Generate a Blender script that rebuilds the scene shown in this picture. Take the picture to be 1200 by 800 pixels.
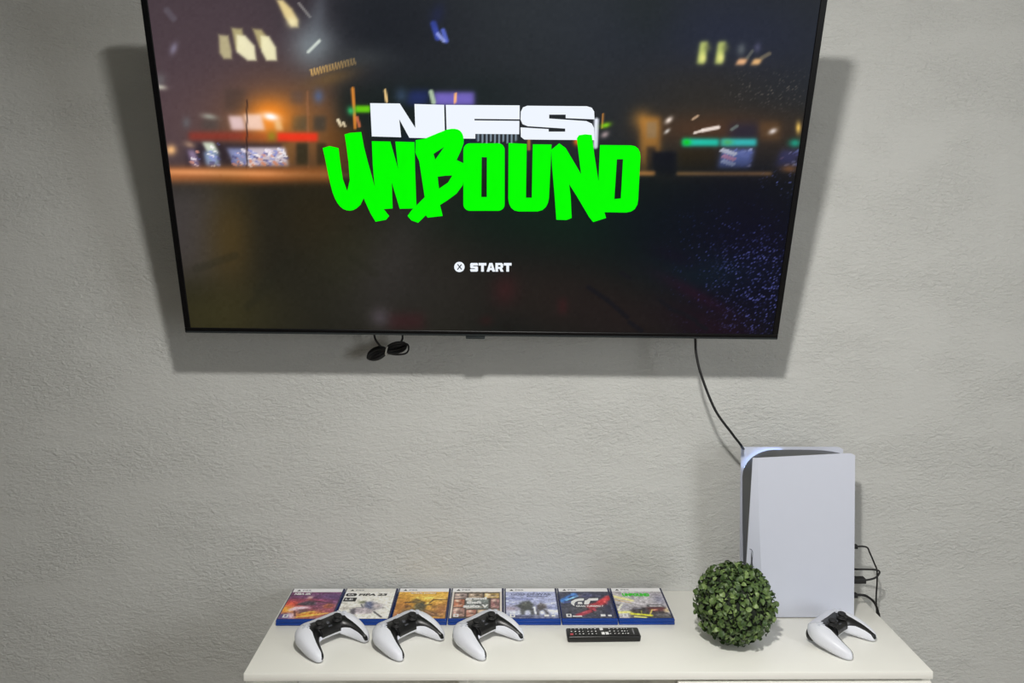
import bpy, bmesh, math, random
import numpy as np
from math import sin, cos, pi, radians
from mathutils import Vector, Matrix
from mathutils.geometry import tessellate_polygon

for o in list(bpy.data.objects):
    bpy.data.objects.remove(o)
sc = bpy.context.scene
COL = sc.collection

# ------------------------------------------------------------------ camera
# world: wall plane y = 0, cabinet top z = 0, x to the right, viewer at -y
F_PX, PITCH, ROLL, YAW = 993.2, 0.0341, 0.0044, 0.014
cam_d = bpy.data.cameras.new('camera')
cam = bpy.data.objects.new('camera', cam_d)
COL.objects.link(cam)
cam_d.sensor_fit = 'HORIZONTAL'
cam_d.sensor_width = 36.0
cam_d.lens = F_PX / 1200 * 36.0
cam_d.shift_y = -100 / 1200          # the photograph is a crop below the optical axis
cam_d.clip_start = 0.05
fwd = Vector((sin(YAW) * cos(PITCH), cos(YAW) * cos(PITCH), -sin(PITCH)))
rgt0 = Vector((cos(YAW), -sin(YAW), 0))
up0 = rgt0.cross(fwd)
rgt = cos(ROLL) * rgt0 + sin(ROLL) * up0
upv = -sin(ROLL) * rgt0 + cos(ROLL) * up0
Mc = Matrix((rgt, upv, -fwd)).transposed().to_4x4()
Mc.translation = (0, -2.1381, 0.9292)
cam.matrix_world = Mc
sc.camera = cam

# ------------------------------------------------------------------ world, lamps, exposure
w = bpy.data.worlds.new('world')
sc.world = w
w.use_nodes = True
w.node_tree.nodes['Background'].inputs[0].default_value = (0.9, 0.95, 1, 1)
w.node_tree.nodes['Background'].inputs[1].default_value = 0.0


def area(name, loc, target, size, power, colr, shape='DISK', size_y=None):
    d = bpy.data.lights.new(name, 'AREA')
    d.shape = shape
    d.size = size
    if size_y:
        d.size_y = size_y
    d.energy = power
    d.color = colr
    o = bpy.data.objects.new(name, d)
    COL.objects.link(o)
    o.location = loc
    o.rotation_euler = (Vector(target) - Vector(loc)).to_track_quat('-Z', 'Y').to_euler()
    return o


key = area('ceiling_downlight', (0.018, -1.629, 1.56), (0.53, -0.86, 0.06), 0.10, 31, (1.0, 0.978, 0.935))
key.data.spread = radians(176)
area('soft_fill_right', (2.62, -2.9, 0.75), (0.2, -1.6, 0.3), 1.2, 58, (0.95, 0.975, 1.0), 'RECTANGLE', 1.2)  # broad cool fill light from the right, its source unseen

sc.view_settings.view_transform = 'Standard'
sc.view_settings.look = 'None'
sc.view_settings.gamma = 1.0
sc.view_settings.use_curve_mapping = False
sc.view_settings.exposure = 0.0


# ------------------------------------------------------------------ helpers
def lin(c):
    return tuple(((v / 255) / 12.92 if v / 255 <= 0.04045 else ((v / 255 + 0.055) / 1.055) ** 2.4) for v in c)


def mat(name, rgb, rough=0.5, metal=0.0, spec=0.5, coat=0.0, noise=0.0, nscale=40, bump=0.0, bscale=200, srgb=True):
    m = bpy.data.materials.new(name)
    m.use_nodes = True
    nt = m.node_tree
    b = nt.nodes['Principled BSDF']
    c = lin(rgb) if srgb else rgb
    b.inputs['Base Color'].default_value = (*c, 1)
    b.inputs['Roughness'].default_value = rough
    b.inputs['Metallic'].default_value = metal
    b.inputs['Specular IOR Level'].default_value = spec
    b.inputs['Coat Weight'].default_value = coat
    if noise or bump:
        tc = nt.nodes.new('ShaderNodeTexCoord')
    if noise:
        n = nt.nodes.new('ShaderNodeTexNoise')
        n.inputs['Scale'].default_value = nscale
        n.inputs['Detail'].default_value = 4
        nt.links.new(tc.outputs['Object'], n.inputs['Vector'])
        mr = nt.nodes.new('ShaderNodeMapRange')
        mr.inputs['To Min'].default_value = 1 - noise
        mr.inputs['To Max'].default_value = 1 + noise
        nt.links.new(n.outputs['Fac'], mr.inputs['Value'])
        mx = nt.nodes.new('ShaderNodeMix')
        mx.data_type = 'RGBA'
        mx.blend_type = 'MULTIPLY'
        mx.inputs['Factor'].default_value = 1
        mx.inputs['A'].default_value = (*c, 1)
        nt.links.new(mr.outputs['Result'], mx.inputs['B'])
        nt.links.new(mx.outputs['Result'], b.inputs['Base Color'])
    if bump:
        n2 = nt.nodes.new('ShaderNodeTexNoise')
        n2.inputs['Scale'].default_value = bscale
        nt.links.new(tc.outputs['Object'], n2.inputs['Vector'])
        bp = nt.nodes.new('ShaderNodeBump')
        bp.inputs['Strength'].default_value = bump
        bp.inputs['Distance'].default_value = 0.001
        nt.links.new(n2.outputs['Fac'], bp.inputs['Height'])
        nt.links.new(bp.outputs['Normal'], b.inputs['Normal'])
    return m


def emis(name, rgb, strength):
    m = mat(name, (1, 1, 1), 0.3, spec=0.08)
    b = m.node_tree.nodes['Principled BSDF']
    b.inputs['Emission Color'].default_value = (*lin(rgb), 1)
    b.inputs['Emission Strength'].default_value = strength
    return m


def vcol_mat(name, rough, emission=0.0):
    m = bpy.data.materials.new(name)
    m.use_nodes = True
    nt = m.node_tree
    b = nt.nodes['Principled BSDF']
    at = nt.nodes.new('ShaderNodeAttribute')
    at.attribute_name = 'print'
    b.inputs['Roughness'].default_value = rough
    if emission:
        b.inputs['Base Color'].default_value = (0.003, 0.003, 0.003, 1)
        b.inputs['Specular IOR Level'].default_value = 0.08
        nt.links.new(at.outputs['Color'], b.inputs['Emission Color'])
        b.inputs['Emission Strength'].default_value = emission
    else:
        nt.links.new(at.outputs['Color'], b.inputs['Base Color'])
    return m


def link(name, me, m=None, parent=None, smooth=False):
    o = bpy.data.objects.new(name, me)
    COL.objects.link(o)
    if m:
        me.materials.append(m)
    if parent:
        o.parent = parent
    if smooth:
        me.shade_smooth()
    return o


def obj(name, bm, m=None, parent=None, smooth=False, angle=None):
    me = bpy.data.meshes.new(name)
    bmesh.ops.recalc_face_normals(bm, faces=bm.faces)
    if angle is not None:
        for f in bm.faces:
            f.smooth = True
        for e in bm.edges:
            if len(e.link_faces) == 2 and e.calc_face_angle(0) > radians(angle):
                e.smooth = False
    bm.to_mesh(me)
    bm.free()
    return link(name, me, m, parent, smooth)


def empty(name, loc=(0, 0, 0), rot=(0, 0, 0)):
    o = bpy.data.objects.new(name, None)
    COL.objects.link(o)
    o.empty_display_size = 0.05
    o.location = loc
    o.rotation_euler = rot
    return o


def tag(o, label, cat, group=None):
    o['label'] = label
    o['category'] = cat
    if group:
        o['group'] = group
    return o


def struct(o):
    o['kind'] = 'structure'
    return o


def box(bm, c, s, bevel=0.0, seg=2):
    r = bmesh.ops.create_cube(bm, size=1.0, matrix=Matrix.Translation(c) @ Matrix.Diagonal((*s, 1)))
    if bevel:
        es = list({e for v in r['verts'] for e in v.link_edges})
        bmesh.ops.bevel(bm, geom=es, offset=bevel, segments=seg, affect='EDGES', profile=0.5)


def box_obj(name, c, s, m, parent=None, bevel=0.0, seg=2):
    bm = bmesh.new()
    box(bm, c, s, bevel, seg)
    return obj(name, bm, m, parent, angle=40)


def catmull(pts, n):
    pts = [Vector(p) for p in pts]
    P = [2 * pts[0] - pts[1]] + pts + [2 * pts[-1] - pts[-2]]
    out = []
    for i in range(len(pts) - 1):
        a, b, c, d = P[i:i + 4]
        for k in range(n):
            t = k / n
            out.append(0.5 * ((2 * b) + (c - a) * t + (2 * a - 5 * b + 4 * c - d) * t * t + (3 * b - a - 3 * c + d) * t ** 3))
    out.append(pts[-1])
    return out


def tube(bm, pts, r, sides=10, n=8):
    path = catmull(pts, n) if n > 1 else [Vector(p) for p in pts]
    ref = Vector((0, 1, 0))
    rings = []
    for i, p in enumerate(path):
        t = (path[min(i + 1, len(path) - 1)] - path[max(i - 1, 0)]).normalized()
        if i == 0 and abs(t.dot(ref)) > 0.9:
            ref = Vector((1, 0, 0))
        a = (ref - t * ref.dot(t))
        a.normalize()
        ref = a
        b = t.cross(a)
        rr = r(i / (len(path) - 1)) if callable(r) else r
        rings.append([bm.verts.new(p + rr * (cos(2 * pi * k / sides) * a + sin(2 * pi * k / sides) * b)) for k in range(sides)])
    for A, B in zip(rings, rings[1:]):
        for k in range(sides):
            bm.faces.new((A[k], A[(k + 1) % sides], B[(k + 1) % sides], B[k]))
    bm.faces.new(rings[0][::-1])
    bm.faces.new(rings[-1])


def lathe(bm, prof, c=(0, 0, 0), seg=20, M=None):
    rings = []
    M = M or Matrix.Identity(4)
    for r, z in prof:
        rings.append([bm.verts.new(M @ (Vector(c) + Vector((r * cos(2 * pi * k / seg), r * sin(2 * pi * k / seg), z)))) for k in range(seg)])
    for A, B in zip(rings, rings[1:]):
        for k in range(seg):
            bm.faces.new((A[k], A[(k + 1) % seg], B[(k + 1) % seg], B[k]))
    bm.faces.new(rings[0][::-1])
    bm.faces.new(rings[-1])


def flat_polys(bm, polys, f, depth):
    """polys: list of (outer, hole, hole...) in 2D; f maps (x, y, d) to 3D; thin raised lettering"""
    for loops in polys:
        L = [[Vector((x, y, 0)) for x, y in lp] for lp in loops]
        tris = tessellate_polygon(L)
        flat = [v for lp in L for v in lp]
        fr = [bm.verts.new(f(v.x, v.y, depth)) for v in flat]
        for t in tris:
            try:
                bm.faces.new([fr[i] for i in t])
            except ValueError:
                pass


def text_mesh(txt, size=1.0, bold=0.0):
    c = bpy.data.curves.new('lettering', 'FONT')
    c.body = txt
    c.size = size
    c.offset = bold
    c.resolution_u = 2
    c.fill_mode = 'FRONT'
    o = bpy.data.objects.new('lettering', c)
    me = o.to_mesh()
    vs = [(v.co.x, v.co.y) for v in me.vertices]
    fs = [tuple(p.vertices) for p in me.polygons]
    o.to_mesh_clear()
    bpy.data.objects.remove(o)
    bpy.data.curves.remove(c)
    return vs, fs


def put_text(bm, txt, x0, y0, x1, y1, f, bold=0.02, shear=0.0):
    """fill the rectangle x0..x1, y0..y1 (y0 = baseline side) with the words"""
    vs, fs = text_mesh(txt, 1.0, bold)
    a = np.array(vs)
    lo, hi = a.min(0), a.max(0)
    q = (a - lo) / (hi - lo)
    nv = []
    for u, v in q:
        nv.append(bm.verts.new(f(x0 + (x1 - x0) * u + shear * v * (x1 - x0), y0 + (y1 - y0) * v)))
    for t in fs:
        try:
            bm.faces.new([nv[i] for i in t])
        except ValueError:
            pass


def paint(X, Y, base, ops, seed=1):
    """soft painted print: returns linear RGB for arrays of design coordinates"""
    rng = np.random.default_rng(seed)
    C = np.empty(X.shape + (3,))
    C[:] = base
    for op in ops:
        k = op[0]
        if k == 'g':                      # soft blob: x, y, rx, ry, angle, rgb, alpha
            _, cx, cy, rx, ry, an, rgb, al = op
            a = radians(an)
            u = ((X - cx) * cos(a) + (Y - cy) * sin(a)) / rx
            v = (-(X - cx) * sin(a) + (Y - cy) * cos(a)) / ry
            wgt = al * np.exp(-(u * u + v * v))
        elif k == 'r':                    # soft-edged patch: x0, y0, x1, y1, shear, rgb, alpha, softness
            _, x0, y0, x1, y1, sh, rgb, al, so = op
            xx = X - sh * (Y - (y0 + y1) / 2)
            sg = lambda t: 1 / (1 + np.exp(-np.clip(t / so, -40, 40)))
            wgt = al * sg(xx - x0) * sg(x1 - xx) * sg(Y - y0) * sg(y1 - Y)
        elif k == 'l':                    # stroke: x0, y0, x1, y1, width, rgb, alpha
            _, x0, y0, x1, y1, wd, rgb, al = op
            dx, dy = x1 - x0, y1 - y0
            t = np.clip(((X - x0) * dx + (Y - y0) * dy) / (dx * dx + dy * dy), 0, 1)
            d2 = (X - x0 - t * dx) ** 2 + (Y - y0 - t * dy) ** 2
            wgt = al * np.exp(-(d2 / (wd * wd)) ** 2)
        elif k == 'q':                    # soft-edged convex outline (clockwise in drawing units): points, rgb, alpha, softness
            _, pts, rgb, al, so = op
            d = np.full(X.shape, 1e9)
            if sum(xa * yb - xb * ya for (xa, ya), (xb, yb) in zip(pts, pts[1:] + pts[:1])) < 0:
                pts = pts[::-1]
            for (xa, ya), (xb, yb) in zip(pts, pts[1:] + pts[:1]):
                L = math.hypot(xb - xa, yb - ya)
                d = np.minimum(d, ((xb - xa) * (Y - ya) - (yb - ya) * (X - xa)) / L)
            wgt = al / (1 + np.exp(-np.clip(d / so, -40, 40)))
        elif k == 'n':                    # mottling: cell size, amount
            _, cell, amt = op
            gx, gy = np.floor(X / cell).astype(int), np.floor(Y / cell).astype(int)
            gx -= gx.min(); gy -= gy.min()
            tab = rng.normal(0, amt, (gx.max() + 1, gy.max() + 1, 1))
            C += tab[gx, gy]
            continue
        elif k == 's':                    # pixel sparkle: x0, y0, x1, y1, rgb, density, softness
            _, x0, y0, x1, y1, rgb, den, so = op
            sg = lambda t: 1 / (1 + np.exp(-np.clip(t / so, -40, 40)))
            m = sg(X - x0) * sg(x1 - X) * sg(Y - y0) * sg(y1 - Y)
            wgt = m * (rng.random(X.shape) < den) * rng.random(X.shape)
        C += wgt[..., None] * (np.array(rgb, float) - C)
    C = np.clip(C, 0, 255) / 255
    return np.where(C <= 0.04045, C / 12.92, ((C + 0.055) / 1.055) ** 2.4)


def print_grid(name, nx, ny, pos, colour, m, parent):
    """flat printed sheet: grid of nx*ny points, pos(u, v)->3D arrays, colour(u, v)->rgb"""
    u, v = np.meshgrid(np.linspace(0, 1, nx), np.linspace(0, 1, ny))
    P = pos(u, v).reshape(-1, 3)
    C = colour(u, v).reshape(-1, 3)
    i = (np.arange(ny - 1)[:, None] * nx + np.arange(nx - 1)[None, :]).ravel()
    Fq = np.stack([i, i + 1, i + nx + 1, i + nx], 1)
    me = bpy.data.meshes.new(name)
    me.from_pydata(P.tolist(), [], Fq.tolist())
    at = me.attributes.new('print', 'FLOAT_COLOR', 'POINT')
    at.data.foreach_set('color', np.concatenate([C, np.ones((len(C), 1))], 1).astype(np.float32).ravel())
    return link(name, me, m, parent)


# ------------------------------------------------------------------ materials
def wall_material():
    m = bpy.data.materials.new('textured_grey_paint')
    m.use_nodes = True
    nt = m.node_tree
    b = nt.nodes['Principled BSDF']
    b.inputs['Roughness'].default_value = 0.6
    b.inputs['Specular IOR Level'].default_value = 0.3
    tc = nt.nodes.new('ShaderNodeTexCoord')
    mp = nt.nodes.new('ShaderNodeMapping')
    mp.inputs['Scale'].default_value = (1.0, 1.0, 1.9)
    nt.links.new(tc.outputs['Object'], mp.inputs['Vector'])
    n1 = nt.nodes.new('ShaderNodeTexNoise')
    n1.inputs['Scale'].default_value = 78
    n1.inputs['Detail'].default_value = 5
    n1.inputs['Roughness'].default_value = 0.6
    n1.inputs['Distortion'].default_value = 0.6
    n2 = nt.nodes.new('ShaderNodeTexNoise')
    n2.inputs['Scale'].default_value = 5
    n2.inputs['Detail'].default_value = 3
    for n in (n1, n2):
        nt.links.new(mp.outputs['Vector'], n.inputs['Vector'])
    # trowelled patches: relief is stronger in some places than in others
    cr = nt.nodes.new('ShaderNodeMapRange')
    cr.inputs['From Min'].default_value = 0.35
    cr.inputs['From Max'].default_value = 0.65
    cr.inputs['To Min'].default_value = 0.35
    cr.inputs['To Max'].default_value = 1.0
    nt.links.new(n2.outputs['Fac'], cr.inputs['Value'])
    mul = nt.nodes.new('ShaderNodeMath')
    mul.operation = 'MULTIPLY'
    nt.links.new(n1.outputs['Fac'], mul.inputs[0])
    nt.links.new(cr.outputs['Result'], mul.inputs[1])
    bp = nt.nodes.new('ShaderNodeBump')
    bp.inputs['Strength'].default_value = 0.7
    bp.inputs['Distance'].default_value = 0.0095
    nt.links.new(mul.outputs[0], bp.inputs['Height'])
    nt.links.new(bp.outputs['Normal'], b.inputs['Normal'])
    mx = nt.nodes.new('ShaderNodeMix')
    mx.data_type = 'RGBA'
    mx.inputs['A'].default_value = (0.487, 0.490, 0.470, 1)
    mx.inputs['B'].default_value = (0.532, 0.535, 0.514, 1)
    nt.links.new(n2.outputs['Fac'], mx.inputs['Factor'])
    nt.links.new(mx.outputs['Result'], b.inputs['Base Color'])
    return m


M_wall = wall_material()
M_ceil = mat('white_ceiling_paint', (225, 224, 220), 0.8, noise=0.03, bump=0.3, bscale=60)
M_floor = mat('greige_floor', (150, 140, 128), 0.5, noise=0.1, nscale=8)
M_lacquer = mat('white_lacquer', (236, 235, 228), 0.32, noise=0.015, nscale=15)
M_case_blue = mat('blue_translucent_plastic', (6, 56, 140), 0.22, noise=0.05, nscale=60)
M_navy = mat('navy_sleeve_film', (16, 24, 74), 0.25, noise=0.05)
M_print = vcol_mat('printed_paper_under_film', 0.3)
M_ink_white = mat('white_ink', (236, 236, 236), 0.4, noise=0.02)
M_ink_black = mat('black_ink', (22, 22, 24), 0.4, noise=0.05)
M_ink_green = mat('green_ink', (62, 214, 50), 0.4, noise=0.05)
M_ink_slate = mat('slate_ink', (92, 100, 138), 0.4, noise=0.05)
M_ink_red = mat('red_ink', (190, 60, 70), 0.4, noise=0.05)
M_ink_grey = mat('grey_ink', (150, 150, 155), 0.4, noise=0.05)
M_white = mat('white_matte_plastic', (222, 224, 232), 0.42, noise=0.015, nscale=300)
M_touch = mat('touchpad_plastic', (212, 214, 224), 0.5, noise=0.02, nscale=300)
M_black = mat('black_satin_plastic', (10, 10, 11), 0.35, noise=0.1, nscale=200)
M_rubber = mat('black_rubber', (14, 14, 15), 0.6, noise=0.1, nscale=200)
M_keygrey = mat('clear_grey_plastic', (198, 201, 211), 0.3, noise=0.03)
M_darkkey = mat('smoky_key_plastic', (70, 72, 78), 0.25, noise=0.05)
M_console = mat('white_console_plastic', (196, 200, 213), 0.42, noise=0.012, nscale=30)
M_core = mat('dark_grey_console_core', (52, 55, 57), 0.35, noise=0.05)
M_seam = mat('dark_seam', (60, 62, 78), 0.5, noise=0.05)
M_glow = emis('blue_white_light_strip', (170, 200, 255), 11.0)
M_frame = mat('black_tv_frame', (3, 3, 5), 0.35, spec=0.25)
M_tvback = mat('black_tv_back', (14, 14, 15), 0.5, noise=0.1)
M_gun = mat('gunmetal_strip', (60, 66, 68), 0.35, metal=0.6, noise=0.05)
M_steel = mat('black_steel', (20, 20, 21), 0.4, metal=0.6, noise=0.1)
M_screen = vcol_mat('lit_screen', 0.35, 1.0)
M_px_white = emis('white_screen_light', (240, 246, 255), 1.0)
M_px_green = emis('green_screen_light', (3, 255, 0), 1.0)
M_px_dark = emis('dark_screen_pixels', (20, 24, 26), 1.0)
M_tie = mat('pale_twist_tie', (190, 188, 180), 0.5, noise=0.05)
M_leafs = [mat('boxwood_leaf_a', (80, 102, 52), 0.5, noise=0.2, nscale=120),
           mat('boxwood_leaf_b', (56, 78, 38), 0.5, noise=0.2, nscale=120),
           mat('boxwood_leaf_c', (116, 138, 80), 0.45, noise=0.2, nscale=120)]
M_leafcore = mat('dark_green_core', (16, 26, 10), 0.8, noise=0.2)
M_red_key = mat('red_key', (190, 70, 80), 0.4, noise=0.05)

# ------------------------------------------------------------------ setting
FLOOR, CEIL = -0.77, 1.60
XL, XR, YF = -2.7, 2.7, -4.2


def slab(name, lo, hi, m):
    c = [(a + b) / 2 for a, b in zip(lo, hi)]
    s = [b - a for a, b in zip(lo, hi)]
    bm = bmesh.new()
    box(bm, (0, 0, 0), s)
    o = obj(name, bm, m)
    o.location = c
    return struct(o)


slab('wall_back', (XL, 0, FLOOR), (XR, 0.12, CEIL), M_wall)
slab('floor', (XL - .12, YF - .12, FLOOR - 0.1), (XR + .12, 0.12, FLOOR), M_floor)
slab('ceiling', (XL - .12, YF - .12, CEIL), (XR + .12, 0.12, CEIL + 0.1), M_ceil)
slab('wall_left', (XL - .12, YF, FLOOR), (XL, 0.12, CEIL), M_wall)
slab('wall_right', (XR, YF, FLOOR), (XR + .12, 0.12, CEIL), M_wall)
slab('wall_front', (XL - .12, YF - .12, FLOOR), (XR + .12, YF, CEIL), M_wall)
box_obj('baseboard_back', (0, -0.007, FLOOR + 0.05), (XR - XL, 0.014, 0.1), M_lacquer, None, 0.003)['kind'] = 'structure'

# ------------------------------------------------------------------ media cabinet
TL, TR, TD, TH = -0.530, 0.914, 0.401, 0.0165
cab = tag(empty('media_cabinet', ((TL + TR) / 2, -TD / 2, FLOOR)),
          'long white lacquered cabinet standing against the grey wall under the television', 'cabinet')
hw, hd, H = (TR - TL) / 2, TD / 2, -FLOOR
cx = (TL + TR) / 2
box_obj('top_panel', (0, 0, H - TH / 2), (2 * hw, 2 * hd - 0.003, TH), M_lacquer, cab, 0.0012)
for sx in (-1, 1):
    box_obj('side_panel', (sx * (hw - 0.010), 0.004, (H - TH) / 2), (0.018, 2 * hd - 0.012, H - TH - 0.0005), M_lacquer, cab, 0.001)
for px in (-0.074, 0.383):
    box_obj('divider', (px - cx, 0.009, (H - TH + 0.08) / 2), (0.020, 2 * hd - 0.026, H - TH - 0.081), M_lacquer, cab, 0.001)
box_obj('bottom_panel', (0, 0.006, 0.07), (2 * hw - 0.040, 2 * hd - 0.02, 0.018), M_lacquer, cab, 0.001)
box_obj('back_panel', (0, hd - 0.006, H / 2 + 0.03), (2 * hw - 0.040, 0.006, H - TH - 0.09), M_lacquer, cab)
box_obj('plinth', (0, 0.02, 0.03), (2 * hw - 0.045, 2 * hd - 0.07, 0.06), M_lacquer, cab)
for x0, x1 in ((TL + 0.02, -0.086), (-0.063, 0.372)):
    box_obj('shelf', ((x0 + x1) / 2 - cx, 0.01, 0.40), (x1 - x0, 2 * hd - 0.05, 0.016), M_lacquer, cab, 0.001)
dr = box_obj('door', ((0.377 + TR - 0.003) / 2 - cx, -hd + 0.010, (H - TH + 0.075) / 2 - 0.001),
             (TR - 0.003 - 0.377, 0.016, H - TH - 0.085), M_lacquer, cab, 0.0012)
bm = bmesh.new()
tube(bm, [(0, 0, -0.06), (0, -0.02, -0.055), (0, -0.022, 0), (0, -0.02, 0.055), (0, 0, 0.06)], 0.004)
hd_o = obj('handle', bm, M_gun, dr, smooth=True)
hd_o.location = (0.377 - cx + 0.035, -hd + 0.002, 0.42)

# ------------------------------------------------------------------ television
TW, TVH = 1.356, 0.777
tv = tag(empty('television', (-0.0381, -0.2039, 0.679)),
         'large flat television with thin black frame, tilted forward, showing bright green lettering', 'television')
tv.rotation_mode = 'XYZ'
tv.rotation_euler = (Matrix.Rotation(0.3378, 3, 'X') @ Matrix.Rotation(0.010, 3, 'Y')).to_euler('XYZ')
BZ, BB = 0.0135, 0.013
bm = bmesh.new()
for c, s in (((0, 0.011, BB / 2), (TW, 0.022, BB)), ((0, 0.011, TVH - BZ / 2), (TW, 0.022, BZ)),
             ((-TW / 2 + BZ / 2, 0.011, TVH / 2), (BZ, 0.022, TVH - 2 * BZ + .002)), ((TW / 2 - BZ / 2, 0.011, TVH / 2), (BZ, 0.022, TVH - 2 * BZ + .002))):
    box(bm, c, s, 0.0012, 1)
obj('frame', bm, M_frame, tv)
box_obj('lower_trim', (0, -0.0006, 0.0035), (TW - 0.006, 0.0022, 0.0035), M_gun, tv)
box_obj('logo_tab', (-0.018, 0.004, -0.0035), (0.044, 0.012, 0.0065), M_gun, tv, 0.002)
bm = bmesh.new()
box(bm, (0, 0.031, TVH / 2), (TW - 0.012, 0.018, TVH - 0.012), 0.004)
box(bm, (0, 0.052, TVH * 0.40), (TW * 0.72, 0.028, TVH * 0.62), 0.010)
obj('back_cover', bm, M_tvback, tv, angle=40)

# art grid (1200 x 800 drawing units) -> metres on the panel
HM = np.array([[0.0016722947851105325, 1.191072129775872e-05, -0.9516046296129728],
               [2.156464314934027e-05, -0.001864731613499151, 0.7226415940167602],
               [-1.1149893814678778e-05, -0.0003490536398286426, 1.0]])
HI = np.linalg.inv(HM)


def art(x, y, d=0.0):
    q = HM @ np.array([x, y, 1.0])
    return Vector((q[0] / q[2], d, q[1] / q[2]))


SX0, SX1, SZ0, SZ1 = -TW / 2 + BZ - .001, TW / 2 - BZ + .001, BB - .001, TVH - BZ + .001


def screen_colour(u, v):
    X = SX0 + (SX1 - SX0) * u
    Z = SZ0 + (SZ1 - SZ0) * v
    q = np.einsum('ij,jab->iab', HI, np.stack([X, Z, np.ones_like(X)]))
    x, y = q[0] / q[2], q[1] / q[2]
    O = []
    # sky and walls of the street at night
    O += [('r', 100, -60, 400, 205, 0.15, (84, 70, 76), .95, 22), ('g', 200, 150, 120, 70, 0, (98, 78, 80), .6),
          ('g', 335, 150, 70, 55, 0, (158, 106, 56), .85), ('g', 390, 175, 30, 50, 0, (150, 98, 48), .6),
          ('g', 640, 10, 190, 90, 0, (48, 54, 60), .7), ('g', 460, 30, 90, 70, 0, (30, 34, 42), .8),
          ('g', 850, 50, 130, 60, 0, (40, 46, 66), .8), ('g', 760, 10, 40, 60, 0, (34, 42, 42), .5),
          ('g', 560, 110, 60, 25, 0, (28, 38, 40), .7), ('g', 830, 110, 90, 40, 0, (52, 48, 42), .7),
          ('r', 745, 130, 960, 205, 0, (70, 54, 36), .55, 8), ('g', 840, 152, 70, 18, 0, (98, 66, 44), .7)]
    # left building details
    O += [('q', [(256, 41), (267, 42), (271, 60), (271, 69), (262, 69), (257, 62)], (184, 174, 138), .95, .8),
          ('q', [(271, 33), (283, 34), (288, 56), (284, 62), (276, 58)], (178, 168, 126), .95, .8), ('q', [(277, 41), (287, 42), (298, 54), (300, 71), (290, 71), (277, 61)], (228, 222, 188), .97, .7),
          ('q', [(296, 34), (306, 35), (313, 44), (312, 60), (304, 56)], (180, 168, 124), .95, .8), ('q', [(305, 42), (315, 43), (323, 56), (324, 71), (312, 71), (306, 60)], (230, 224, 186), .97, .7),
          ('q', [(320, 0), (331, 0), (342, 11), (349, 24), (349, 32), (338, 31), (333, 20), (324, 8)], (226, 206, 150), .95, .9), ('g', 342, 26, 6, 6, 20, (240, 228, 180), .8),
          ('l', 350, 4, 363, 20, 1.6, (180, 176, 170), .55),
          ('g', 366, 54, 26, 26, 0, (150, 162, 166), .7), ('g', 372, 20, 10, 34, 10, (110, 116, 124), .5), ('l', 361, 61, 374, 48, 2, (222, 230, 220), .8),
          ('g', 420, 68, 40, 14, 0, (70, 74, 76), .6)]
    for k in range(15):
        t = k / 14
        O.append(('l', 364 + 50 * t, 84 - 13 * t - 2, 366 + 50 * t, 88 - 13 * t, 1.2, (226, 184, 112), .85 - .4 * t))
    O += [('g', 388, 92, 30, 10, -15, (124, 96, 56), .6), ('g', 203, 57, 4, 7, 20, (136, 130, 150), .8), ('g', 187, 102, 7, 3, 10, (212, 208, 190), .9), ('g', 187, 94, 7, 8, 10, (110, 108, 110), .7),
          ('r', 263, 104, 288, 130, 0, (80, 66, 62), .7, 2), ('r', 340, 107, 355, 122, 0, (94, 78, 72), .8, 1.5), ('g', 373, 113, 6, 8, 0, (92, 104, 134), .9),
          ('r', 342, 136, 360, 153, 0, (86, 80, 66), .85, 1.5), ('r', 367, 136, 382, 154, 0, (70, 66, 60), .85, 1.5), ('l', 360, 108, 361, 196, 1.5, (156, 110, 80), .5)]
    O += [('g', 316, 136, 26, 20, 0, (255, 150, 40), .85), ('g', 314, 150, 12, 18, 0, (240, 150, 60), .6),
          ('g', 245, 137, 9, 3.5, 10, (170, 172, 160), .8), ('g', 218, 144, 5, 7, 0, (104, 104, 108), .7), ('r', 237, 140, 255, 152, 0, (76, 74, 72), .6, 2),
          ('r', 269, 136, 286, 153, .25, (222, 196, 196), .95, 1.2), ('r', 287, 134, 308, 153, .25, (236, 204, 188), .95, 1.2), ('r', 322, 142, 330, 153, .2, (236, 200, 150), .85, 1.2),
          ('g', 317, 137, 10, 4.5, 12, (255, 250, 255), 1),
          ('r', 221, 155, 290, 165, 0, (150, 58, 46), .8, 1.6), ('r', 285, 156, 325, 166, 0, (170, 84, 40), .7, 2), ('r', 325, 156, 372, 166, 0, (238, 62, 36), .97, 1),
          ('g', 318, 160, 5, 6, 0, (150, 140, 40), .8), ('r', 218, 168, 336, 196, 0, (46, 38, 50), .85, 2),
          ('r', 330, 168, 344, 192, 0, (136, 96, 56), .8, 1), ('r', 347, 168, 361, 194, 0, (56, 52, 38), .9, 1), ('r', 371, 168, 382, 194, 0, (58, 50, 36), .85, 1),
          ('g', 200, 176, 6, 6, 25, (236, 186, 130), .95), ('g', 222, 170, 7, 4, 20, (170, 140, 120), .8), ('r', 222, 176, 231, 196, .3, (160, 140, 170), .9, 1.3),
          ('r', 240, 167, 253, 180, .5, (216, 226, 206), .95, 1), ('r', 240, 178, 256, 195, .2, (150, 172, 206), .95, 1.3),
          ('r', 270, 174, 290, 195, .45, (150, 160, 206), .95, 1.3), ('r', 290, 173, 336, 195, .2, (216, 204, 216), .95, 1)]
    for k in range(9):
        O.append(('l', 272 + 7 * k, 189 + (k % 3), 275 + 7 * k, 193, 1.8, (230, 150, 120) if k % 2 else (120, 130, 200), .8))
        O.append(('l', 291 + 5 * k, 176 + (k % 4) * 3, 295 + 5 * k, 179 + (k % 3) * 3, 1.3, (255, 250, 255) if k % 3 else (150, 150, 210), .85))
    rg = random.Random(3)
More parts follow.
